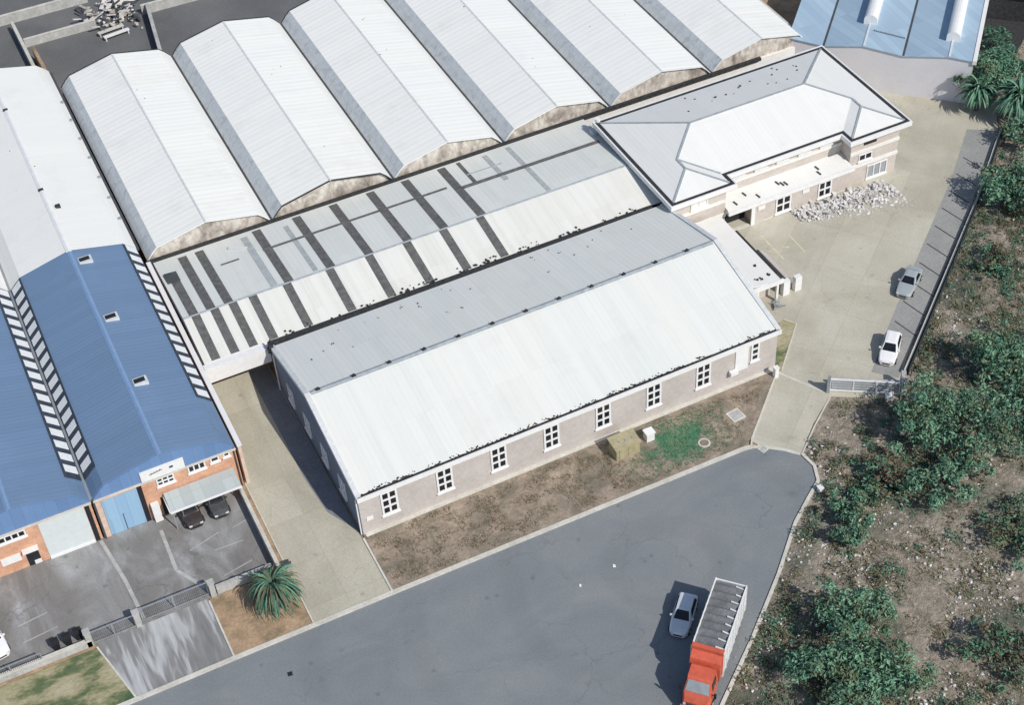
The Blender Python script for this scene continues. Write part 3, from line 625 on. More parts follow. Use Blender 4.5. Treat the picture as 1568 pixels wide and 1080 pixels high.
# facade of the left unit
flat(bl_, -25.05, -21.0, .05, 4.85, 'roller_door', M['door_white'], 11.02, .06)
flat(bl_, -25.05, -21.0, .0, .28, 'door_sill', M['white'], 10.95, .1)
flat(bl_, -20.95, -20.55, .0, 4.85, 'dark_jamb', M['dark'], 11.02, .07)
window_grid(bl_, -28.6, -26.2, 3.9, 4.7, 11.02, 4, 1)
flat(bl_, -29.0, -27.3, 1.25, 2.05, 'white_plaque', M['white'], 11.02, .12)
o = flat(bl_, -26.9, -25.8, .05, 2.1, 'doorway', M['dark'], 11.02, .05)
flat(bl_, -26.4, -25.8, .06, .55, 'door_screen', M['white'], 10.96, .04)
flat(bl_, -27.1, -25.7, 2.1, 2.3, 'door_hood', M['white'], 11.02, .5)

# carport with two cars
cp = thing('carport', 'grey metal carport roof on posts against the brick unit', 'carport', (-11, 10, 0))
b = MB(); b.extr([(10.83, 2.85), (8.7, 2.49), (8.7, 2.39), (10.83, 2.75)], -14.25, -7.75, axis='x'); b.build('roof', M['carport'], cp)
b = MB(); b.box(-14.3, 8.58, 2.34, -7.7, 8.69, 2.52); b.box(-14.38, 8.7, 2.34, -14.26, 10.8, 2.5); b.build('fascia', M['white'], cp)
for x in (-14.1, -7.9): b = MB(); b.box(x - .05, 8.75, 0, x + .05, 8.85, 2.38); b.build('post', M['steel'], cp)

# ------------------------------------------------------------------ office block
of = thing('office_block', 'two-storey cream office block with white hipped roof and projecting corner wings', 'office building', (57, 28, 0))
X0, X1, YA, YN, YC = 43.0, 71.2, 20.0, 21.7, 35.7; NA, NB = 49.6, 64.6
ZE, ZT2 = 6.6, 8.5; s_ = (ZT2 - ZE) / 7.0
def hz(d): return ZE + s_ * d
wL, wR = (NA - X0) / 2, (X1 - NB) / 2
V = {'a': (X0, YA, ZE), 'b': (NA, YA, ZE), 'c': (NA, YN, ZE), 'd': (NB, YN, ZE), 'e': (NB, YA, ZE), 'f': (X1, YA, ZE), 'g': (X1, YC, ZE), 'h': (X0, YC, ZE),
     'p': (X0 + wL, YA + wL, hz(wL)), 'q': (X0 + wL, YN + wL, hz(wL)), 'r': (X0 + 7, YC - 7, ZT2), 's': (X1 - 7, YC - 7, ZT2), 't': (X1 - wR, YN + wR, hz(wR)), 'u': (X1 - wR, YA + wR, hz(wR))}
b = MB(); keys = list(V); idx = {k: i for i, k in enumerate(keys)}
top = [V[k] for k in keys]; nvt = len(top)
fsr = ['apqrh', 'abp', 'bcqp', 'cdtsrq', 'deut', 'efu', 'fgstu', 'ghrs']
under = [(x, y, z - .12) for x, y, z in top]
fl = [tuple(idx[c] for c in f) for f in fsr] + [tuple(nvt + idx[c] for c in reversed(f)) for f in fsr]
ring = 'abcdefgh'
fl += [(idx[ring[i]], nvt + idx[ring[i]], nvt + idx[ring[(i + 1) % 8]], idx[ring[(i + 1) % 8]]) for i in range(8)]
b.faces(top + under, fl); b.build('roof', M['roof_off'], of)
b = MB()
for pq in ('ap', 'pq', 'qr', 'rs', 'hr', 'bp', 'cq', 'st', 'tu', 'fu', 'eu', 'gs'):
    p, q = Vector(V[pq[0]]), Vector(V[pq[1]]); b.beam(p + Vector((0, 0, .03)), q + Vector((0, 0, .03)), .22, .07)
b.build('hip_cap', M['ridge'], of)
# box gutter and white fascia round the eaves
def offs(pl, o):
    n = len(pl); res = []
    for i in range(n):
        p, a, c = Vector(pl[i]), Vector(pl[i - 1]), Vector(pl[(i + 1) % n])
        n1 = (p - a).normalized(); n2 = (c - p).normalized(); n1 = Vector((n1.y, -n1.x)); n2 = Vector((n2.y, -n2.x))
        m = (n1 + n2); m = m / max(.2, m.dot(n1)); res.append(p + m * o)
    return res
EA = [V[k][:2] for k in ring]
def ringbox(mb, o0, o1, z0, z1):
    A, B = offs(EA, o0), offs(EA, o1); n = len(A)
    vs = [(p.x, p.y, z) for z in (z0, z1) for r_ in (A, B) for p in r_]; f = []
    for i in range(n):
        j = (i + 1) % n
        f += [(i, j, n + j, n + i), (2 * n + i, 3 * n + i, 3 * n + j, 2 * n + j), (i, 2 * n + i, 2 * n + j, j), (n + i, n + j, 3 * n + j, 3 * n + i)]
    mb.faces(vs, f)
b = MB(); ringbox(b, .01, .42, ZE - .3, ZE - .05); b.build('gutter', M['gutter'], of)
b = MB(); ringbox(b, .43, .60, ZE - .55, ZE + .0); b.build('fascia', M['white'], of)
b = MB(); b.prism([(43.25, 20.25), (49.4, 20.25), (49.4, 21.95), (64.8, 21.95), (64.8, 20.25), (70.95, 20.25), (70.95, 35.4), (43.25, 35.4)], -.05, ZE - .13); b.build('wall', M['office_wall'], of)
for xa, xb, yy, za, zb in ((43.2, 49.45, 20.25, 4.05, 4.4), (43.2, 49.45, 20.25, 2.2, 2.6), (64.75, 71, 20.25, 4.05, 4.4), (64.75, 71, 20.25, 2.2, 2.6), (49.46, 64.74, 21.95, 4.6, 4.95)):
    b = MB(); b.box(xa, yy - .13, za, xb, yy - .002, zb); b.build('string_course', M['wall_band'], of)
b = MB(); b.prism([(49.41, 19.75), (64.79, 19.75), (64.79, 20.2), (49.41, 20.2)], 0, .06); b.build('step', M['kerb'], of)
b = MB(); b.box(52.6, 19.85, -.03, 64.72, 21.94, 2.85); b.box(49.42, 21.4, -.03, 52.59, 21.94, 2.85); b.build('ground_floor_wall', M['office_wall'], of)
b = MB(); b.extr([(21.95, 3.55), (19.6, 3.12), (19.6, 3.0), (21.95, 3.43)], 49.42, 64.76, axis='x'); b.build('lean_to_roof', M['roof_off'], of)
b = MB(); b.box(49.3, 19.3, 2.72, 64.9, 19.58, 3.16); b.build('lean_to_fascia', M['white'], of)
b = MB(); b.box(49.6, 20.6, 1.95, 52.5, 20.75, 2.7); b.box(52.35, 19.7, 0, 52.8, 19.84, 2.7); b.build('canopy_beam', M['white'], of)
b = MB(); b.box(49.6, 21.25, 0, 52.5, 21.39, 2.3); b.build('garage_opening', M['dark'], of)
window_grid(of, 55.4, 57.3, .25, 2.35, 19.85, 2, 2); window_grid(of, 60.7, 62.4, .25, 2.35, 19.85, 2, 2)
for xa, za in ((58.7, 1.7), (53.2, 1.6)): b = MB(); b.box(xa, 19.76, za, xa + .85, 19.845, za + .5); b.build('wall_plaque', M['white'], of)
b = MB(); b.box(66.4, 20.19, 4.9, 68.0, 20.246, 5.85); b.build('window', M['glass'], of)
window_grid(of, 65.9, 67.6, 2.9, 3.8, 20.25, 2, 1); window_grid(of, 67.2, 69.8, .15, 1.9, 20.25, 3, 1, gl=M['steel'])
window_grid(of, 45.2, 47.2, 4.6, 5.5, 20.25, 2, 1, fr=M['wall_band'], gl=M['wall_band'])
for x in (51.2, 53.9, 56.6, 59.3, 62.0): window_grid(of, x, x + 1.5, 5.25, 5.65, 21.95, 3, 1, gl=M['steel'])
rr = random.Random(21); b = MB()
for x, y in ((52.2, 21.0), (53.4, 20.2), (56.2, 20.9), (56.6, 20.6), (57.0, 20.5), (61.2, 21.0), (61.0, 20.3), (50.7, 20.3)):
    z = 3.12 + (y - 19.6) * .183; b.beam((x, y - .3, z), (x - .15, y + .25, z + .09), .16, .14)
b.build('roof_debris', M['steel_dark'], of)['kind'] = 'stuff'
b = MB()
for i in range(20):
    x = 51 + rr.random() * 16; y = 31 + rr.random() * 4; b.chunk((x, y, hz(YC - y) + .03), .08 + .08 * rr.random(), rr)
b.build('roof_litter', M['debris'], of)['kind'] = 'stuff'
b = MB(); b.box(42.2, 35.9, 4.8, 70.5, 36.6, 5.5); b.build('rear_duct', M['ridge_pale'], of)
b = MB(); b.tube((43.0, 36.2, 4.3), (43.0, 36.2, 6.9), .28, .3, 10); b.build('rear_stack', M['white'], of)

# annex and entrance wall between the warehouse and the yard
ax = thing('annex', 'white lean-to annex against the right end of the warehouse', 'outbuilding', (45.5, 14, 0))
b = MB(); b.extr([(42.64, 3.5), (48.5, 2.85), (48.5, 2.74), (42.64, 3.39)], 8.3, 19.7); b.build('roof', M['roof_off'], ax)
b = MB(); b.box(42.7, 8.1, 2.5, 48.7, 8.28, 3.0); b.build('fascia', M['white'], ax)
b = MB(); b.extr([(42.62, -.02), (48.2, -.02), (48.2, 2.72), (42.62, 3.35)], 9.6, 19.6); b.build('wall', M['office_wall'], ax)
b = MB(); b.box(48.52, 9.2, 2.6, 48.82, 17.0, 2.78); b.build('gutter', M['gutter'], ax)
for x in (45.8, 48.1): b = MB(); b.box(x, 8.35, 0, x + .25, 8.6, 2.74); b.build('post', M['wall_band'], ax)
b = MB(); rr = random.Random(4)
for x, y in ((46.6, 9.0), (47.6, 9.3), (46.0, 9.0), (47.0, 11)):
    for k_ in range(4): b.chunk((x + rr.random() * .35, y + rr.random() * .3, 3.1 - (x - 46) * .1 + .06), .13, rr)
b.build('roof_litter', M['debris'], ax)['kind'] = 'stuff'
en = thing('entrance_wall', 'low cream entrance wall with white end piers in front of the annex', 'wall', (50, 11, 0))
b = MB(); b.box(49.9, 9.3, 0, 50.5, 14.6, 1.25); b.build('wall', M['office_wall'], en)
b = MB(); b.box(49.8, 9.3, 1.26, 50.0, 14.7, 1.4); b.build('rail', M['steel_dark'], en)
for x in (49.2, 50.6): b = MB(); b.box(x, 8.7, 0, x + .75, 9.25, 1.75); b.build('pier', M['white'], en)
jk = MB(); rr = random.Random(31)
for i in range(16): jk.beam((47.2 + rr.random() * 1.2, 7.2 + rr.random() * 1.2, .08 + rr.random() * .35), (47.2 + rr.random() * 1.4, 7.2 + rr.random() * 1.2, .1 + rr.random() * .3), .08, .06)
tag(jk.build('scrap_heap', M['steel']), 'small tangle of grey scrap below the annex eaves', 'scrap')

# rubble in front of the office
rb = MB(); rr = random.Random(12)
for i in range(1500):
    t = rr.random(); cx = 57.3 + t * 11.6; cy = 18.6 - 1.5 * t + rr.gauss(0, .5 + .75 * t); h = max(0, 1.0 - abs(cy - 18.6 + 1.2 * t) / 1.8) * .8 * (1 - abs(t - .5))
    if 60 < cx < 61.2 and cy > 18.5: continue
    rb.chunk((cx, min(cy, 19.45), .03 + h * rr.random()), .06 + .22 * rr.random() ** 3, rr, .6)
for i in range(2200):
    t = rr.random(); rb.chunk((57 + t * 12.4 + rr.gauss(0, .5), min(19.4, 18.4 - 1.7 * t + rr.gauss(0, .8 + 1.0 * t)), .03), .025 + .05 * rr.random() ** 2, rr, .4)
for i in range(46):
    a = rr.random() * 6.3; cx, cy = 58 + rr.random() * 10, 17.4 + rr.random() * 1.9; l = .4 + rr.random() * .7
    rb.beam((cx, cy, .25 + .3 * rr.random()), (cx + math.cos(a) * l, cy + math.sin(a) * l, .2 + .4 * rr.random()), .25, .05)
o = rb.build('rubble_pile', M['rubble']); tag(o, 'sprawling heap of pale broken rubble before the office block', 'rubble'); o['kind'] = 'stuff'

# ------------------------------------------------------------------ pale blue factory, top right
pb = thing('pale_blue_factory', 'pale blue low-pitched factory with white roof ventilators and a lilac side wall', 'factory', (80, 36, 0))
P0 = Vector((70.2, 40.6)); U = Vector((.720, -.694)).normalized(); Vv = Vector((-U.y, U.x))
def uv(u, v, z): q = P0 + U * u + Vv * v; return (q.x, q.y, z)
def zz(u):
    return lerp_tab([(0, 5.8), (4.1, 5.3), (8.6, 5.95), (13.1, 5.3), (18.1, 5.95), (30, 5.1)], u)
LU = 20.8
us = [0, 4.1, 8.6, 13.1, 18.1, LU]
b = MB()
for a, c in zip(us, us[1:]):
    vs = [uv(a, -.15, zz(a)), uv(c, -.15, zz(c)), uv(c, 48, zz(c)), uv(a, 48, zz(a))]
    b.faces(vs + [(x, y, z - .1) for x, y, z in vs], [(0, 1, 2, 3), (7, 6, 5, 4), (0, 4, 5, 1), (1, 5, 6, 2), (2, 6, 7, 3), (3, 7, 4, 0)])
b.build('roof', M['roof_pale_blue'], pb)
b = MB()
for a, c in zip(us, us[1:]):
    vs = [uv(a, 0, -.05), uv(c, 0, -.05), uv(c, 0, zz(c) - .13), uv(a, 0, zz(a) - .13), uv(a, 47.8, -.05), uv(c, 47.8, -.05), uv(c, 47.8, zz(c) - .13), uv(a, 47.8, zz(a) - .13)]
    b.faces(vs, [(0, 1, 2, 3), (4, 7, 6, 5), (0, 3, 7, 4), (1, 5, 6, 2)])
M['lilac'] = mottled('lilac_plaster', [(.3, (.66, .655, .69)), (.7, (.74, .73, .755))], .3, 3, .9, .1, .1)
b.build('wall', M['lilac'], pb)
for u in us[1:-1]:
    b = MB()
    b.beam(Vector(uv(u, -.1, zz(u) + .03)), Vector(uv(u, 47, zz(u) + .03)), .22, .06); b.build('ridge_cap' if zz(u) > 5.7 else 'valley_gutter', M['ridge_pale'] if zz(u) > 5.7 else M['steel_dark'], pb)
for u, v0 in ((8.6, 4.6), (18.1, 3.2)):
    b = MB(); pr_ = []
    for th in range(0, 181, 20): pr_.append((math.cos(R(th)) * .75, math.sin(R(th)) * .6 + .75))
    pr_ = [(.75, 0)] + pr_ + [(-.75, 0)]
    vs = [uv(u + a, v, 5.75 + z) for v in (v0, v0 + 38) for a, z in pr_]; n = len(pr_)
    b.faces(vs, [tuple(range(n)), tuple(range(2 * n - 1, n - 1, -1))] + [(i, n + i, n + (i + 1) % n, (i + 1) % n) for i in range(n)]); b.build('roof_ventilator', M['white'], pb)
b = MB()
for i in range(16): b.beam(Vector(uv(9.2 + i * .23, 3.4, zz(9.2 + i * .23) + .05)), Vector(uv(9.31 + i * .23, 3.4, zz(9.31 + i * .23) + .05)), .16, .12)
b.build('bird_spikes', M['steel_dark'], pb)
b = MB(); b.beam(Vector(uv(LU + .1, -.2, 5.6)), Vector(uv(LU + .1, 48, 5.6)), .45, .5); b.build('parapet', M['wall_band'], pb)
ds = thing('dark_shed', 'dark grey flat-roofed shed at the top right corner', 'shed', (108, 42, 0))
b = MB(); b.prism([(97.5, 40), (103, 46), (116, 58), (121, 52), (103.5, 34.5)], -.05, 3.2); b.build('wall', M['gutter'], ds)
b = MB(); b.prism([(97.2, 40), (103, 46.3), (116, 58.4), (121.5, 52), (103.5, 34.1)], 3.21, 3.42); b.build('roof', M['steel_dark'], ds)

# ------------------------------------------------------------------ yards behind the factories, top left
def wall_line(a, b_, h, wd, mat, name, label, cap=None):
    t = thing(name, label, 'wall', (a[0], a[1], 0)); m = MB(); m.obox(a, b_, wd, -.05, h); m.build('wall', mat, t)
    m = MB(); m.obox(a, b_, wd + .1, h + .003, h + .09); m.build('coping', cap or M['kerb'], t); return t
wall_line((-14, 101.2), (2.2, 101.0), 1.3, .25, M['kerb_dull'], 'boundary_wall', 'pale boundary wall across the back yards, farthest at the top left')
wall_line((-7.6, 94.4), (1.6, 94.3), 1.1, .22, M['kerb_dull'], 'boundary_wall', 'low pale wall closing the dark yard behind the rear hall')
wall_line((-8.0, 98.8), (-7.9, 84), 1.4, .3, M['kerb_dull'], 'boundary_wall', 'side wall with dark shade at the far left yard')
wall_line((7.6, 94.2), (30, 93.6), 1.3, .25, M['kerb_dull'], 'boundary_wall', 'pale wall behind the second and third vaults at the top')
wall_line((8.4, 93.8), (6.4, 80), 1.5, .35, M['steel_dark'], 'boundary_wall', 'dark dividing wall running down behind the first vault', M['kerb_dull'])
wall_line((-7.1, 90.5), (-6.9, 79.2), 2.2, .3, M['brick'], 'brick_wall', 'reddish brick wall between the rear hall and the dark yard', M['dirt'])
jm = MB(); rr = random.Random(17)
for i in range(130):
    cx, cy = 2 + rr.random() * 5, 95.2 + rr.gauss(0, 1.6); jm.chunk((cx, cy, .1 + rr.random() * .6), .10 + .26 * rr.random() ** 2, rr, .8, rr.choice((0, 1, 1, 2)))
for i in range(40):
    a = rr.random() * 6.3; cx, cy = .5 + rr.random() * 6.5, 93 + rr.random() * 6; l = .6 + rr.random() * 1.6
    jm.beam((cx, cy, .3 + .5 * rr.random()), (cx + math.cos(a) * l, cy + math.sin(a) * l, .3 + .8 * rr.random()), .2 + .4 * rr.random(), .08, rr.randrange(3))
o = jm.build('scrap_heap', [M['rubble'], M['steel_dark'], M['gable']]); tag(o, 'jumbled scrap and boards in the yard at the top left', 'scrap'); o['kind'] = 'stuff'
for n_, (cx, cy, a) in enumerate(((2.9, 92.0, .12), (3.3, 90.7, .12))):
    m = MB(); q = Matrix.Rotation(a, 4, 'Z')
    m.box(-1.7, -.28, .5, 1.7, .28, .62)
    for xx in (-1.5, 1.5): m.box(xx - .06, -.22, 0, xx + .06, .22, .499)
    o = m.build('plank_trestle', M['kerb'] if n_ == 0 else M['wall_band']); o.location = (cx, cy, 0); o.rotation_euler = (0, 0, a)
    tag(o, ('tan' if n_ == 0 else 'pale') + ' plank platform on trestles, ' + ('farther' if n_ == 0 else 'nearer') + ' of two behind the first vault', 'platform', 'plank platforms behind the vaults')
m = MB(); m.box(5.0, 97.6, 0, 7.6, 99.6, 1.9, 0); m.box(4.9, 97.5, 1.91, 7.7, 99.7, 2.02, 1); o = m.build('white_container', [M['wall_band'], M['white']]); tag(o, 'white flat-topped container by the scrap heap at the top', 'container')

# ------------------------------------------------------------------ yard boundary, fence and gates
bw = thing('yard_wall', 'low white wall edging the right side of the yard', 'wall', (62, 2, 0))
P = [(53.1, -6.1), (55.6, -4.15), (75.0, 11.25), (85.1, 20.0)]
for a, c in zip(P, P[1:]): m = MB(); m.obox(a, c, .22, -.05, .55); m.build('wall', M['kerb'] , bw)
fn = thing('shade_cloth_fence', 'dark shade-cloth fence on posts just outside the white yard wall', 'fence', (62, 1, 0))
Q = [(53.3, -6.4), (55.75, -4.45), (75.05, 10.95), (85.3, 19.8)]
for a, c in zip(Q, Q[1:]): m = MB(); m.obox(a, c, .06, .02, .85); m.build('screen', M['mesh_fence'], fn)
for i in range(15):
    a = Vector((53.4, -6.5)) + Vector((.775, .632)) * 2.75 * i; m = MB(); m.tube((a.x + .1, a.y - .1, 0), (a.x + .1, a.y - .1, 1.0), .05); m.build('post', M['steel_dark'], fn)
gt = thing('sliding_gate', 'open pale steel sliding gate beside the yard entrance', 'gate', (48, -6.5, 0))
GA, GB = Vector((45.7, -4.6)), Vector((51.0, -8.1)); gd = (GB - GA).normalized(); gn = Vector((-gd.y, gd.x))
m = MB()
for z0, z1 in ((.1, .3), (1.5, 1.68)): m.obox(GA, GB, .14, z0, z1)
for i in range(4): a = GA + gd * (i * (GB - GA).length / 3.0); m.obox(a - gd * .06, a + gd * .06, .13, .3, 1.5)
m.build('frame', M['white'], gt)
m = MB(); m.obox(GA + gd * .15, GB - gd * .15, .03, .32, 1.48); m.build('panel', M['steel'], gt)
m = MB()
for z in (.6, .9, 1.2): m.obox(GA + gd * .1, GB - gd * .1, .07, z, z + .06)
m.build('rail', M['ridge_pale'], gt)
gw = thing('gate_wall', 'grey stepped wall with pale pier behind the sliding gate', 'wall', (51, -7.5, 0))
m = MB(); m.obox(GA + gn * .75 + gd * .3, GB + gn * .75, .22, -.03, 1.1); m.build('wall', M['kerb_dull'], gw)
m = MB(); m.obox(GB + gd * .35 - gn * .6, GB + gd * .35 + gn * 1.5, .45, -.03, 1.8); m.build('pier', M['kerb_dull'], gw)
m = MB(); m.obox(GA - gd * .3 - gn * .15, GA - gd * .02 - gn * .15, .3, -.03, 2.1); m.build('pier', M['steel'], gw)
m = MB(); m.prism([(49.4, -8.2), (50.0, -8.6), (50.3, -8.1), (49.7, -7.75)], 0, .7); m.prism([(49.35, -8.2), (50.0, -8.65), (50.35, -8.1), (49.7, -7.7)], .703, .78)
tag(m.build('gate_motor_box', M['white']), 'small white gate motor box at the foot of the sliding gate', 'box')
m = MB(); m.box(42.15, -.75, 0, 42.55, -.35, 1.2); m.box(42.1, -.8, 1.203, 42.6, -.3, 1.28)
tag(m.build('gate_pillar', M['white']), 'short white gate pillar at the right corner of the warehouse', 'pillar')

# front fence of the left forecourt
ff = thing('forecourt_wall', 'low grey plastered wall along the front of the left forecourt', 'wall', (-30, .4, 0))
m = MB(); m.box(-46, .0, -.03, -24.2, .28, .7); m.build('wall', M['kerb_dull'], ff)
m = MB(); m.box(-46, -.05, .703, -24.2, .33, .78); m.build('coping', M['kerb'], ff)
def gate(name, label, x0, x1, y, h):
    t = thing(name, label, 'gate', ((x0 + x1) / 2, y, 0), 0, 'steel gates of the left forecourt'); m = MB()
    for z in (.15, h - .06): m.box(x0, y - .04, z, x1, y + .04, z + .07)
    n = max(2, int((x1 - x0) / 2.2))
    for i in range(n + 1): x = x0 + (x1 - x0) * i / n; m.box(x - .04, y - .045, .05, x + .04, y + .045, h + .05)
    m.build('frame', M['steel'], t); m = MB(); x = x0 + .1
    while x < x1: m.box(x, y - .012, .22, x + .025, y + .012, h - .06); x += .16
    m.build('bars', M['steel_dark'], t); return t
gate('steel_gate', 'barred steel sliding gate across the wider right entrance of the left forecourt', -19.9, -13.9, .45, 1.7)
gate('steel_gate', 'barred steel sliding gate nearer the bins at the left entrance', -24.1, -20.4, .15, 1.6)
gate('steel_gate', 'barred steel gate section left of the bins on the low wall', -33.5, -28.3, .14, 1.55)
for x, lab in ((-24.35, 'beside the bins'), (-20.15, 'between the two gates'), (-13.55, 'near the spiky plant')):
    m = MB(); m.box(x - .24, .0, -.02, x + .24, .48, 1.75); m.box(x - .3, -.06, 1.753, x + .3, .54, 1.85)
    tag(m.build('gate_pillar', M['kerb_dull']), 'squat grey gate pillar ' + lab, 'pillar', 'forecourt gate pillars')
m = MB(); m.box(-13.2, .1, -.02, -8.2, .3, 1.0); m.box(-13.2, .05, 1.003, -8.2, .35, 1.08); tag(m.build('plastered_wall', M['kerb_dull']), 'short plastered wall behind the spiky plant', 'wall')
sw = thing('alley_wall', 'long low wall with brick end between forecourt and alley', 'wall', (-7.5, 5, 0))
m = MB(); m.box(-7.85, -.6, -.03, -7.62, 10.6, 1.35); m.build('wall', M['wall'], sw)
m = MB(); m.box(-7.9, -.6, 1.353, -7.57, 10.6, 1.43); m.build('coping', M['kerb'], sw)
m = MB(); m.box(-7.6, -2.9, -.03, -7.1, -.7, .75); m.build('brick_end', M['brick'], sw)
m = MB(); m.box(-7.6, .1, .25, -6.5, .22, .5); m.box(-7.6, .45, .25, -6.6, .55, .45); m.build('rail', M['steel_dark'], sw)
# wheelie bins
def make_bin():
    t = thing('wheelie_bin', 'black wheelie bin, leftmost of three behind the low forecourt wall', 'bin', (0, 0, 0), 0, 'bins behind the forecourt wall')
    m = MB(); bt, tp = [(-.23, -.23), (.23, -.23), (.23, .23), (-.23, .23)], [(-.3, -.3), (.3, -.3), (.3, .34), (-.3, .34)]
    vs = [(x, y, .06) for x, y in bt] + [(x, y, .98) for x, y in tp]; m.faces(vs, [(3, 2, 1, 0), (4, 5, 6, 7), (0, 1, 5, 4), (1, 2, 6, 5), (2, 3, 7, 6), (3, 0, 4, 7)]); m.build('body', M['dark'], t, True)
    m = MB(); m.extr([(-.34, 1.0), (.36, 1.04), (.36, 1.1), (.0, 1.12), (-.34, 1.06)], -.33, .33, axis='x'); m.build('lid', M['tyre'], t, True)
    for s in (-1, 1): m = MB(); m.tube((s * .2, .3, .1), (s * .28, .3, .1), .1, None, 12); m.build('wheel', M['tyre'], t, True)
    return t
b0 = make_bin(); b0.location = (-26.95, 1.15, .012); b0.rotation_euler.z = .1
for x, y, lab in ((-25.95, 1.2, 'middle one of three behind the low forecourt wall'), (-25.0, 1.3, 'rightmost of three, next to the gate pillar')):
    c = copy_tree(b0); c.location = (x, y, .012); c.rotation_euler.z = rnd.random() * .3; c['label'] = 'black wheelie bin, ' + lab

# ------------------------------------------------------------------ verge furniture
kk = thing('electrical_kiosk', 'faded yellow-green electrical kiosk on the verge before the warehouse', 'kiosk', (25.2, -2, 0))
m = MB(); m.box(23.9, -2.85, .0, 26.3, -1.35, 1.45); m.build('cabinet', M['kiosk'], kk)
m = MB(); m.extr([(-2.98, 1.46), (-1.22, 1.62), (-1.22, 1.72), (-2.98, 1.54)], 23.78, 26.42, axis='x'); m.build('roof', M['kiosk'], kk)
for x in (24.2, 25.15): m = MB(); m.box(x, -2.89, .15, x + .85, -2.853, 1.35); m.build('door', M['kiosk'], kk)
for x in (24.5, 25.1, 25.8): m = MB(); m.box(x, -2.3, 1.57, x + .18, -2.0, 1.68); m.build('roof_clamp', M['steel'], kk)
wb = thing('meter_cabinet', 'small white meter cabinet beside the yellow-green kiosk', 'cabinet', (27.9, -1.8, 0))
m = MB(); m.box(27.45, -2.15, .0, 28.25, -1.45, 1.0); m.build('cabinet', M['white'], wb)
m = MB(); m.box(27.38, -2.22, 1.003, 28.32, -1.38, 1.1); m.build('lid', M['car_white'], wb)
def manhole(x, y, z, r, label, sq=False, rz=0.):
    t = thing('manhole_cover', label, 'manhole', (x, y, z)); m = MB(); n = 4 if sq else 20
    ri = [(math.cos(2 * math.pi * (i + .5) / n + rz) * r, math.sin(2 * math.pi * (i + .5) / n + rz) * r) for i in range(n)]
    ro = [(a * 1.35, b_ * 1.35) for a, b_ in ri]
    vs = [(a, b_, h) for h in (-.05, .05) for rg in (ri, ro) for a, b_ in rg]; f = []
    for i in range(n):
        j = (i + 1) % n; f += [(2 * n + i, 3 * n + i, 3 * n + j, 2 * n + j), (n + i, n + j, 3 * n + j, 3 * n + i), (i, 2 * n + i, 2 * n + j, j)]
    m.faces(vs, f); m.build('rim', M['kerb'], t, True); m = MB(); m.prism(ri, -.05, .02); m.build('lid', M['verge'] if not sq else M['kerb_dull'], t, True)
manhole(32.0, -4.7, .07, .42, 'round concrete manhole ring in the green grass near the kerb')
manhole(36.35, -3.1, .07, .72, 'large pale square manhole slab on the verge near the drive', True, .1)
manhole(36.3, -7.85, .01, .38, 'small square drain cover in the road by the drive', True, .3)
m = MB(); m.box(37.75, -14.75, 0, 38.15, -14.3, .55); m.box(37.7, -14.8, .553, 38.2, -14.25, .62); tag(m.build('marker_block', M['white']), 'small white concrete marker block on the kerb by the turning circle', 'marker')
m = MB(); rr = random.Random(1)
for x, y, lab in ((14.4, -13.8, 'crumpled white litter scrap on the open road, nearer the truck shadow'), (17.9, -13.3, 'crumpled white litter scrap on the road, closer to the verge')):
    m = MB()
    for k_ in range(4): m.chunk((x + rr.random() * .2, y + rr.random() * .2, .05), .12, rr, .5)
    tag(m.build('litter', M['car_white']), lab, 'litter')
m = MB(); m.prism([(-10.75, -10.6), (-10.35, -10.65), (-10.3, -10.25), (-10.7, -10.2)], .001, .02); tag(m.build('drain_cover', M['dark']), 'small dark drain cover in the road below the alley mouth', 'drain cover')

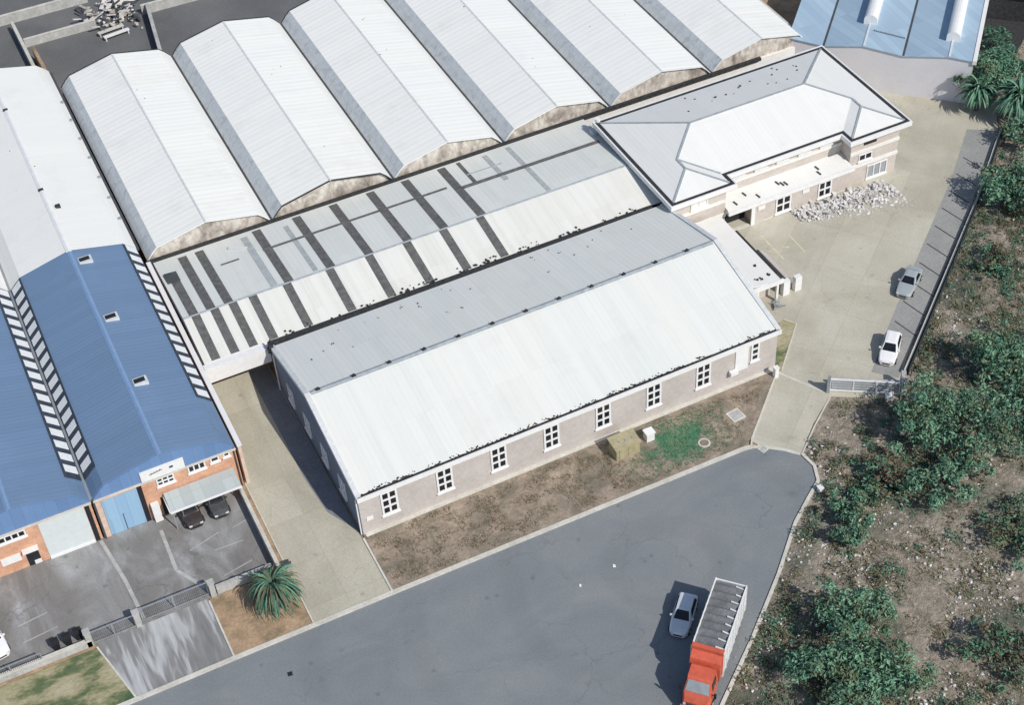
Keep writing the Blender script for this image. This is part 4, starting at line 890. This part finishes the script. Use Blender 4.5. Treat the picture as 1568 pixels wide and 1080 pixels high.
# ------------------------------------------------------------------ vehicles
def make_car(label, loc, rz, paint, kind='sedan', group=None):
    """front points to +x; lofted lower body, greenhouse, separate glass, lamps, wheels"""
    t = thing('parked_car', label, 'car', loc, rz, group)
    Lh = 2.2 if kind == 'sedan' else 2.05
    wid = [(-Lh, .66), (-Lh + .15, .78), (-1.2, .86), (0, .88), (1.2, .85), (Lh - .3, .78), (Lh - .08, .66), (Lh, .56)]
    top = [(-Lh, .70), (-Lh + .12, .92), (-1.3, .98), (.55, .97), (.9, .93), (Lh - .5, .82), (Lh - .1, .70), (Lh, .56)] if kind == 'sedan' else [(-Lh, .72), (-Lh + .1, .98), (-1.3, 1.0), (.6, .97), (.95, .93), (Lh - .45, .82), (Lh - .1, .70), (Lh, .55)]
    m = MB(); xs = [-Lh, -Lh + .1, -1.75, -1.45, -1.2, -.6, 0, .55, .95, 1.3, 1.6, Lh - .3, Lh - .1, Lh]; ringn = None; vs = []
    for x in xs:
        wd, h = lerp_tab(wid, x), lerp_tab(top, x)
        half = [(0, .22), (wd * .85, .22), (wd * .97, .34), (wd, .55), (wd * .965, h - .10), (wd * .86, h - .015), (wd * .45, h + .015), (0, h + .02)]
        ringp = half + [(-a, b_) for a, b_ in reversed(half[1:-1])]; ringn = len(ringp); vs += [(x, a, z) for a, z in ringp]
    f = [tuple(range(ringn - 1, -1, -1)), tuple(range((len(xs) - 1) * ringn, len(xs) * ringn))]
    for i in range(len(xs) - 1):
        for j in range(ringn): f.append((i * ringn + j, i * ringn + (j + 1) % ringn, (i + 1) * ringn + (j + 1) % ringn, (i + 1) * ringn + j))
    m.faces(vs, f)
    # greenhouse: pillars and roof
    if kind == 'sedan': xb, xf, xrb, xrf, zt = -1.55, .80, -.95, .12, 1.42
    else: xb, xf, xrb, xrf, zt = -1.92, .85, -1.55, .15, 1.47
    zb = .94; wb, wt = .80, .60
    bot = [(xb, -wb * .93), (xb + .3, -wb), (xf - .3, -wb), (xf, -wb * .9), (xf, wb * .9), (xf - .3, wb), (xb + .3, wb), (xb, wb * .93)]
    tp = [(xrb, -wt * .93), (xrb + .15, -wt), (xrf - .1, -wt), (xrf, -wt * .92), (xrf, wt * .92), (xrf - .1, wt), (xrb + .15, wt), (xrb, wt * .93)]
    crown = [(xrb + .15, -wt * .6), (xrf - .15, -wt * .6), (xrf - .15, wt * .6), (xrb + .15, wt * .6)]
    vs = [(x, y, zb) for x, y in bot] + [(x, y, zt) for x, y in tp] + [(x, y, zt + .05) for x, y in crown]
    f = [(i, (i + 1) % 8, 8 + (i + 1) % 8, 8 + i) for i in range(8)] + [(8, 9, 16), (9, 10, 17, 16), (10, 11, 17), (11, 12, 18, 17), (12, 13, 18), (13, 14, 19, 18), (14, 15, 19), (15, 8, 16, 19), (16, 17, 18, 19)]
    m.faces(vs, f); body = m.build('body', paint, t, True)
    for e in body.data.polygons: e.use_smooth = False
    def pane(name, q4, lift, shrink=.86):
        c = sum((Vector(p) for p in q4), Vector()) / 4; nrm = (Vector(q4[1]) - Vector(q4[0])).cross(Vector(q4[3]) - Vector(q4[0])).normalized()
        if nrm.dot(c - Vector((-.3, 0, 1.0))) < 0: nrm = -nrm
        qq = [c + (Vector(p) - c) * shrink + nrm * lift for p in q4]; m = MB(); m.faces(qq + [p - nrm * .012 for p in qq], [(0, 1, 2, 3), (7, 6, 5, 4), (0, 4, 5, 1), (1, 5, 6, 2), (2, 6, 7, 3), (3, 7, 4, 0)])
        return m.build(name, M['glass'], t, True)
    B = lambda i: (bot[i][0], bot[i][1], zb); T = lambda i: (tp[i][0], tp[i][1], zt)
    pane('windscreen', [B(3), B(4), T(4), T(3)], .016, .9); pane('rear_window', [B(7), B(0), T(0), T(7)], .016, .86)
    pane('side_window', [B(1), B(2), T(2), T(1)], .016, .86); pane('side_window', [B(5), B(6), T(6), T(5)], .016, .86)
    for s in (-1, 1):
        m = MB(); m.box(Lh - .17, s * .5 - .14, .55, Lh - .015, s * .5 + .14, .68); m.build('headlight', M['lamp'], t, True)
        m = MB(); m.box(-Lh - .01, s * .55 - .13, .66, -Lh + .06, s * .55 + .13, .82); m.build('tail_light', M['lamp_red'], t, True)
        m = MB(); m.box(.5, s * .90 - .1, .96, .64, s * .90 + .1, 1.08); m.build('wing_mirror', paint, t, True)
        for x in (-1.3, 1.32):
            m = MB(); m.tube((x, s * .70, .31), (x, s * .895, .31), .31, None, 18); wh = m.build('wheel', M['tyre'], t, True)
            m = MB(); m.tube((x, s * .80, .31), (x, s * .905, .31), .19, .17, 12); m.build('rim', M['chrome'], wh, True)
    m = MB(); m.box(Lh - .02, -.36, .36, Lh + .02, .36, .50); m.build('grille', M['tyre'], t, True)
    m = MB(); m.box(-Lh - .012, -.26, .5, -Lh + .02, .26, .61); m.build('number_plate', M['lamp'], t, True)
    return t
make_car('silver hatchback standing in the shadow of the red truck', (20.35, -20.75, 0), math.atan2(-.72, -.69), M['car_silver'], 'hatch')
make_car('grey sedan parked at the right of the yard, farther of the two yard cars', (60.9, 3.9, .02), math.atan2(-.60, -.80), M['car_grey'], 'sedan')
make_car('white hatchback parked near the sliding gate', (53.6, -3.05, .02), math.atan2(-.69, -.72), M['car_white'], 'hatch')
make_car('white car cut by the left picture edge beside the forecourt', (-31.6, 4.3, .015), R(-80), M['car_white'], 'sedan')
make_car('dark car nosing out from under the carport, nearer the blue door', (-12.6, 9.95, .015), R(-88), M['car_dark'], 'hatch')
make_car('dark grey car under the carport, nearer the alley wall', (-10.1, 9.98, .015), R(-91), M['steel_dark'], 'hatch')

# red truck
tk = thing('red_truck', 'red-cabbed truck with dark tarpaulin load parked by the right kerb', 'truck', (0, 0, 0))
TW = 1.28
def trap(m, sec):   # sections along x: (x, half width bottom, half width top, z0, z1)
    vs = []
    for x, wb_, wt_, z0, z1 in sec: vs += [(x, -wb_, z0), (x, wb_, z0), (x, wb_, z0 + (z1 - z0) * .55), (x, wt_, z1), (x, -wt_, z1), (x, -wb_, z0 + (z1 - z0) * .55)]
    n = 6; f = [tuple(range(n)), tuple(range(len(vs) - 1, len(vs) - n - 1, -1))]
    for i in range(len(sec) - 1):
        for j in range(n): f.append((i * n + j, i * n + (j + 1) % n, (i + 1) * n + (j + 1) % n, (i + 1) * n + j))
    m.faces(vs, f)
m = MB(); m.box(-7.6, -.45, .62, 2.2, -.25, .88); m.box(-7.6, .25, .62, 2.2, .45, .88); m.build('chassis', M['steel_dark'], tk, True)
m = MB(); m.box(-7.7, -TW, .95, -.75, TW, 1.15); m.box(-7.7, -TW, 1.15, -.75, -TW + .09, 3.55); m.box(-7.7, TW - .09, 1.15, -.75, TW, 3.55); m.box(-7.7, -TW + .09, 1.15, -7.6, TW - .09, 3.5)
bd = m.build('load_body', M['white'], tk, True)
for s in (-1, 1):
    m = MB()
    for i in range(9): x = -7.5 + i * .83; m.box(x - .05, s * (TW + .03) - .03, 1.0, x + .05, s * (TW + .03) + .03, 3.5)
    m.box(-7.6, s * (TW + .02) - .015, 2.2, -.86, s * (TW + .02) + .015, 2.3); m.build('side_ribs', M['ridge_pale'], bd, True)
m = MB(); nxs, nys = 72, 8; vs = []
for i in range(nxs + 1):
    for j in range(nys + 1):
        x = -7.58 + 6.4 * i / nxs; y = -TW + .12 + (2 * TW - .24) * j / nys
        vs.append((x, y, 3.34 + .13 * math.sin(x * 4.2) ** 6 + .09 * (1 - (y / TW) ** 2) + .05 * noise.noise(Vector((x * 1.1, y * 1.6, 0)))))
m.faces(vs, [(i * (nys + 1) + j, (i + 1) * (nys + 1) + j, (i + 1) * (nys + 1) + j + 1, i * (nys + 1) + j + 1) for i in range(nxs) for j in range(nys)]); tp_ = m.build('tarpaulin', M['tarp'], tk, True, True)
m = MB(); rr = random.Random(6)
for i in range(9):
    x = -7.3 + i * .75; m.beam((x, TW - .1, 3.42), (x - .08 * rr.random(), TW - .62 - rr.random() * .25, 3.49), .09 + .05 * rr.random(), .03)
m.build('tarpaulin_straps', M['ridge_pale'], tp_, True)
m = MB(); m.box(-1.12, -TW + .02, 1.15, -.74, TW - .02, 3.62); m.faces([(x, s_ * 1.2, z) for s_ in (-1, 1) for x, z in ((-.739, 1.15), (-.739, 3.3), (-.2, 2.95), (-.08, 2.5), (-.08, 1.15))], [(4, 3, 2, 1, 0), (5, 6, 7, 8, 9), (0, 1, 6, 5), (1, 2, 7, 6), (2, 3, 8, 7), (3, 4, 9, 8), (4, 0, 5, 9)]); m.build('headboard', M['red'], tk, True)
m = MB(); trap(m, [(.05, 1.10, .92, .75, 2.72), (.25, 1.12, .94, .7, 2.84), (1.25, 1.12, .94, .7, 2.80), (1.42, 1.12, .90, .7, 2.70), (2.0, 1.1, 1.02, .7, 1.86), (2.25, 1.04, .9, .7, 1.55), (2.45, .98, .86, .55, 1.2)])
cab = m.build('cab', M['red'], tk, True)
def slab(name, q, mat, par, d):
    m = MB(); q = [Vector(p) for p in q]; d = Vector(d); m.faces(q + [p + d for p in q], [(0, 1, 2, 3), (7, 6, 5, 4), (0, 4, 5, 1), (1, 5, 6, 2), (2, 6, 7, 3), (3, 7, 4, 0)]); return m.build(name, mat, par, True)
slab('windscreen', [(1.49, -.82, 2.62), (1.49, .82, 2.62), (1.99, .93, 1.92), (1.99, -.93, 1.92)], M['steel'], cab, (.03, 0, .02))
for s in (-1, 1):
    slab('side_window', [(.45, s * 1.09, 1.95), (1.5, s * 1.09, 1.95), (1.35, s * .99, 2.55), (.45, s * .99, 2.55)], M['glass'], cab, (0, s * .02, .01))
    m = MB(); m.box(2.36, s * .75 - .16, .85, 2.49, s * .75 + .16, 1.05); m.build('headlight', M['lamp'], tk, True)
    m = MB(); m.box(1.75, s * 1.36 - .1, 1.6, 1.86, s * 1.36 + .1, 2.1); m.beam((1.8, s * 1.15, 1.9), (1.8, s * 1.35, 1.9), .04, .04); m.build('wing_mirror', M['tyre'], tk, True)
m = MB(); m.box(2.47, -.7, .8, 2.5, .7, 1.12); m.build('grille', M['steel_dark'], tk, True)
m = MB(); m.box(2.35, -1.15, .42, 2.62, 1.15, .66); m.build('bumper', M['chrome'], tk, True)
m = MB(); m.box(-.62, -1.2, .5, .02, -.7, 1.0); m.build('fuel_tank', M['chrome'], tk, True)
for x in (1.5, -5.3, -6.5):
    for s in (-1, 1):
        m = MB(); m.tube((x, s * .80, .5), (x, s * 1.17, .5), .5, None, 20); wh = m.build('wheel', M['tyre'], tk, True)
        m = MB(); m.tube((x, s * 1.0, .5), (x, s * 1.19, .5), .27, .22, 12); m.build('rim', M['chrome'], wh, True)
tk.scale = (1.02, 1.03, 1.18); tk.location = (18.3, -27.35, 0); tk.rotation_euler = (0, 0, math.atan2(-.685, -.73))

# ------------------------------------------------------------------ vegetation
def leaf_quad(mb, c, nrm, size, rr, mi):
    u = nrm.orthogonal().normalized(); u = Matrix.Rotation(rr.random() * 6.28, 3, nrm) @ u; v = nrm.cross(u)
    l, wd = size * (.7 + rr.random() * .7), size * (.35 + rr.random() * .3)
    k = len(mb.v); mb.v += [tuple(c - u * l * .5), tuple(c + v * wd * .5 + nrm * size * .12), tuple(c + u * l * .5 - nrm * size * .1), tuple(c - v * wd * .5 + nrm * size * .12)]
    mb.f.append((k, k + 1, k + 2, k + 3)); mb.m.append(mi)
def make_tree(name, label, cat, x, y, r, h, seed, n=1300, mats=(0, 1, 1, 2), group=None, leaf=.30, z0=.0, squash=.75):
    """tapered trunk, forked limbs, sprays of leaf clumps round the limb ends, loose sprigs at the rim"""
    rr = random.Random(seed); t = thing(name, label, cat, (x, y, z0), 0, group); m = MB(); tips = []
    m.tube((0, 0, -.1), (.06, .04, h * .34), .06 * r + .03, .045 * r + .02, 7)
    nb = max(6, int(r * 3.4)); a0 = rr.random() * 6.28
    for i in range(nb):
        a = a0 + 6.283 * i / nb + rr.gauss(0, .35); d = r * (.25 + .62 * math.sqrt(rr.random())); z = h * (.52 + .42 * rr.random()) * (1.08 - .35 * d / r)
        mid = Vector((math.cos(a) * d * .5, math.sin(a) * d * .5, h * .34 + (z - h * .34) * .62)); tip = Vector((math.cos(a) * d, math.sin(a) * d, z))
        m.tube((.06, .04, h * .32), mid, .028 * r + .012, .018 * r + .01, 5); m.tube(mid, tip, .018 * r + .01, .012, 5); tips.append((tip, mid, r * (.20 + .24 * rr.random())))
        for q in range(3):
            e = (tip if q < 2 else mid + Vector((0, 0, h * .25))) + Vector((rr.gauss(0, .34), rr.gauss(0, .34), rr.gauss(0, .16))) * r * .8; e.z = max(.25, e.z); m.tube(mid, e, .014 * r + .008, .01, 4); tips.append((e, mid, r * (.13 + .16 * rr.random())))
    m.build('trunk', M['bark'], t, True); m = MB()
    tone = {i: rr.choices(range(len(mats)), k=2) for i in range(len(tips))}
    for i in range(n):
        k = rr.randrange(len(tips)); c, md, rad = tips[k]; dv = Vector((rr.gauss(0, 1), rr.gauss(0, 1), rr.gauss(0, .8) + .2)).normalized()
        f = .35 + .75 * rr.random() if rr.random() < .88 else 1.1 + .55 * rr.random()
        p = c + Vector((dv.x * rad, dv.y * rad, dv.z * rad * squash)) * f
        if p.z < .06: p.z = .06 + rr.random() * .25
        nv = (dv * .8 + Vector((rr.gauss(0, .5), rr.gauss(0, .5), .4 + rr.gauss(0, .35)))).normalized()
        leaf_quad(m, p, nv, leaf * (.45 + 1.0 * rr.random()), rr, rr.choice(tone[k]) if rr.random() < .85 else rr.randrange(len(mats)))
    m.build('crown', [LEAF[k_] for k_ in mats], t, True, False, False); return t
def make_palm(name, label, x, y, h, nf, fl, seed, cat='palm', droop=1.0, wd=.16, mats=(0, 1, 2), group=None, z0=0):
    rr = random.Random(seed); t = thing(name, label, cat, (x, y, z0), 0, group); m = MB()
    for i in range(nf):
        a = rr.random() * 6.283; el = .15 + rr.random() * 1.25; L_ = fl * (.55 + .75 * rr.random()); p = Vector((0, 0, h)); d = Vector((math.cos(a) * math.cos(el), math.sin(a) * math.cos(el), math.sin(el)))
        prev = None; mi = rr.randrange(len(mats)); ns = 6
        for s in range(ns + 1):
            side = d.cross(Vector((0, 0, 1)));
            if side.length < .01: side = Vector((1, 0, 0))
            side.normalize(); ww = wd * (1 - (s / ns) ** 2) * (.6 + .6 * min(1, s / 2)) + .01
            cur = (p - side * ww + Vector((0, 0, ww * .5)), p, p + side * ww + Vector((0, 0, ww * .5)))
            if prev: m.faces([prev[0], prev[1], cur[1], cur[0], prev[2], cur[2]], [(0, 1, 2, 3), (1, 4, 5, 2)], mi)
            prev = cur; p = p + d * L_ / ns; d = (d + Vector((0, 0, -.32 * droop * (.6 + s * .12)))).normalized()
            if p.z < .05: p.z = .05
    m.build('fronds', [LEAF[k_] for k_ in mats], t, True, False, False)
    m = MB(); m.tube((0, 0, -.1), (0, 0, h), .22, .16, 9); m.build('trunk', M['bark'], t, True); return t
make_palm('spiky_plant', 'big spiky drooping green plant on the dirt verge beside the alley mouth', -9.0, -3.1, 2.1, 400, 2.9, 5, 'plant', 2.1, .085, (0, 1, 0, 3, 0, 4))
make_tree('bushy_tree', 'tall bushy tree at the top right corner beside the lilac wall', 'tree', 87.0, 26.2, 3.0, 5.2, 410, 4200, (0, 1, 1, 2, 3), None, .36)
make_tree('bushy_tree', 'leafy tree leaning over the dark side yard at the top right edge', 'tree', 90.6, 26.8, 2.8, 4.6, 411, 3600, (0, 1, 2), None, .36)
make_palm('palm_tree', 'bushy palm at the right edge just below the tall corner tree', 87.6, 20.6, 3.0, 180, 3.1, 9, wd=.2, droop=1.5)
make_palm('palm_tree', 'small palm leaning over the yard wall below the lilac wall', 85.3, 24.6, 2.4, 150, 2.7, 10, wd=.18, droop=1.5)
TR = [('bushy_tree', 'rounded dark tree by the fence, highest on the right below the palms, nearer the fence', 76.8, 9.2, 2.4, 3.0, 1500), ('bushy_tree', 'spreading green tree at the right edge below the palms', 79.6, 8.6, 3.0, 3.4, 1900),
      ('bushy_tree', 'dark green tree on the right behind the yard, casting shade on leaf litter', 61.0, -10.4, 2.9, 3.4, 1900), ('bushy_tree', 'wide tree at the right edge level with the sliding gate', 64.6, -11.2, 2.8, 3.0, 1500),
      ('bushy_tree', 'green tree just outside the end of the sliding gate', 49.8, -13.6, 2.9, 4.2, 2200), ('bushy_tree', 'broad tree in the middle of the right-hand thicket', 53.4, -16.6, 3.3, 3.8, 1900),
      ('bushy_tree', 'green tree at the right edge in the thicket', 59.4, -17.4, 3.0, 3.2, 1700), ('bushy_tree', 'low sprawling tree at the near side of the thicket', 47.6, -19.6, 2.4, 2.0, 1300),
      ('bushy_tree', 'small upright bush beside the kerb curve', 37.3, -20.1, 1.4, 2.2, 800), ('bushy_tree', 'leaning bright green tree halfway down the right verge', 31.6, -28.4, 2.3, 3.2, 1800),
      ('bushy_tree', 'dense green tree at the bottom edge right of the truck', 26.8, -32.4, 2.7, 3.2, 2200), ('bushy_tree', 'green tree at the bottom edge, right of the dense one', 30.6, -34.0, 2.5, 2.8, 1900),
      ('bushy_tree', 'sparse bush near the bottom right corner', 40.6, -36.0, 2.3, 1.6, 900), ('bushy_tree', 'thin bush at the right edge above the bottom corner', 49.5, -27.2, 2.6, 1.6, 900),
      ('bushy_tree', 'low dark bush on the litter slope below the grey sedan', 70.2, 1.6, 1.9, 1.5, 700), ('bushy_tree', 'scrubby bush between the thicket and the turning circle', 43.3, -16.9, 1.9, 1.3, 700),
      ('bushy_tree', 'small bush at the kerb under the marker block', 38.9, -17.6, 1.5, 1.1, 600),
      ('bushy_tree', 'bushy tree crowding the fence under the bushy palm', 85.6, 16.6, 2.0, 2.6, 1100), ('bushy_tree', 'loose green tree at the right edge beside the middle of the thicket', 62.0, -14.6, 2.6, 2.6, 1300)]
for i, (nm, lab, x, y, r, h, n) in enumerate(TR):
    make_tree(nm, lab, 'tree' if h > 2 else 'bush', x, y, r * 1.22, h * 1.3, 100 + i, int(n * 2.0), (0, 1, 2, 2, 3) if i not in (12, 13, 14, 15) else (0, 3, 1, 4), 'trees and bushes on the right-hand scrub', .34)
for i, (x, y, r, lab) in enumerate(((95, 33.5, 1.8, 'dark bush beside the shed at the top right'), (91.5, 30.3, 1.6, 'dark bush behind the tall corner tree'))):
    make_tree('bushy_tree', lab, 'bush', x, y, r, 2.4, 300 + i, 700, (0, 0, 1), 'bushes by the dark side yard', .36)

# scrub: dry tufts, low brush and pale litter that nobody could count
def scatter(name, n, fn, mats, seed):
    rr = random.Random(seed); m = MB(); k = 0; tries = 0
    while k < n and tries < n * 8:
        tries += 1; x = 6 + rr.random() * 86; y = -46 + rr.random() * 72
        if not in_poly(x, y, OUT): continue
        d = dist_line(x, y, EDGE)
        if d < .5 or d > 34: continue
        if fn(m, x, y, rr): k += 1
    o = m.build(name, mats, None, False, False, False); o['kind'] = 'stuff'; return o
def f_tuft(m, x, y, rr):
    if noise.noise(Vector((x * .22, y * .22, 4))) < -.25 + rr.random() * .3: return False
    for i in range(6):
        a = rr.random() * 6.28; l = .18 + .4 * rr.random(); b_ = Vector((x + rr.gauss(0, .14), y + rr.gauss(0, .14), .08)); tip = b_ + Vector((math.cos(a) * l, math.sin(a) * l, l * .6)); s = Vector((-math.sin(a), math.cos(a), 0)) * .06
        m.faces([b_ - s, b_ + s, tip], [(0, 1, 2)], rr.randrange(3))
    return True
tag(scatter('dry_grass', 6000, f_tuft, [M['dry_grass'], LEAF[4], LEAF[3]], 41), 'dry grass tufts over the right-hand scrub', 'grass')
def f_brush(m, x, y, rr):
    if noise.noise(Vector((x * .09, y * .09, 14))) < rr.random() * .5 - .2: return False
    r = .35 + .7 * rr.random() ** 1.6; g_ = rr.random()
    for i in range(int(45 * r)):
        dv = Vector((rr.gauss(0, 1), rr.gauss(0, 1), abs(rr.gauss(0, 1)))).normalized(); p = Vector((x, y, .12)) + Vector((dv.x * r, dv.y * r, dv.z * r * .7)) * (.5 + .6 * rr.random())
        leaf_quad(m, p, (dv + Vector((rr.gauss(0, .5), rr.gauss(0, .5), .4))).normalized(), .26, rr, (0 if g_ < .45 else 2) + rr.randrange(2))
    return True
tag(scatter('brush', 1900, f_brush, [LEAF[0], LEAF[1], LEAF[3], LEAF[4]], 42), 'low brush spread through the right-hand scrub', 'brush')
def f_litter(m, x, y, rr):
    if noise.noise(Vector((x * .17, y * .17, 24))) < -.22 + rr.random() * .35: return False
    for i in range(rr.randint(1, 3)): m.chunk((x + rr.gauss(0, .5), y + rr.gauss(0, .5), .22), .04 + .15 * rr.random() ** 3, rr, .6, rr.randrange(2))
    return True
tag(scatter('dumped_litter', 3600, f_litter, [M['rubble'], M['kerb']], 43), 'pale stones and litter strewn over the scrub', 'litter')
# grass on the verges
m = MB(); rr = random.Random(51)
for i in range(5200):
    x = .6 + rr.random() * 41; y = -6.3 + rr.random() * 5.9
    if x > 34.5 and y < -6.3 + (x - 34.5) * .80 + .3: continue
    gdist = math.hypot((x - 30.2) * .13, (y + 3.4) * .2); grn = gdist + rr.random() * .5 < .95
    if 23.7 < x < 28.4 and -3.1 < y < -1.1: continue
    if math.hypot(x - 36.35, y + 3.1) < 1.1 or math.hypot(x - 32, y + 4.7) < .7: continue
    if not grn and noise.noise(Vector((x * .5, y * .9, 0))) < -.05: continue
    for k_ in range(3):
        a = rr.random() * 6.28; l = .10 + .14 * rr.random(); b_ = Vector((x + rr.gauss(0, .09), y + rr.gauss(0, .09), .055)); tip = b_ + Vector((math.cos(a) * l, math.sin(a) * l, l * .8)); s = Vector((-math.sin(a), math.cos(a), 0)) * .035
        m.faces([b_ - s, b_ + s, tip], [(0, 1, 2)], (0 if rr.random() < .7 else 1) if grn else 2 + rr.randrange(2))
o = m.build('verge_grass', [M['green_grass'], LEAF[3], M['dry_grass'], LEAF[4]], None, False, False, False); o['kind'] = 'stuff'; tag(o, 'patchy dry and green grass on the warehouse verge', 'grass')
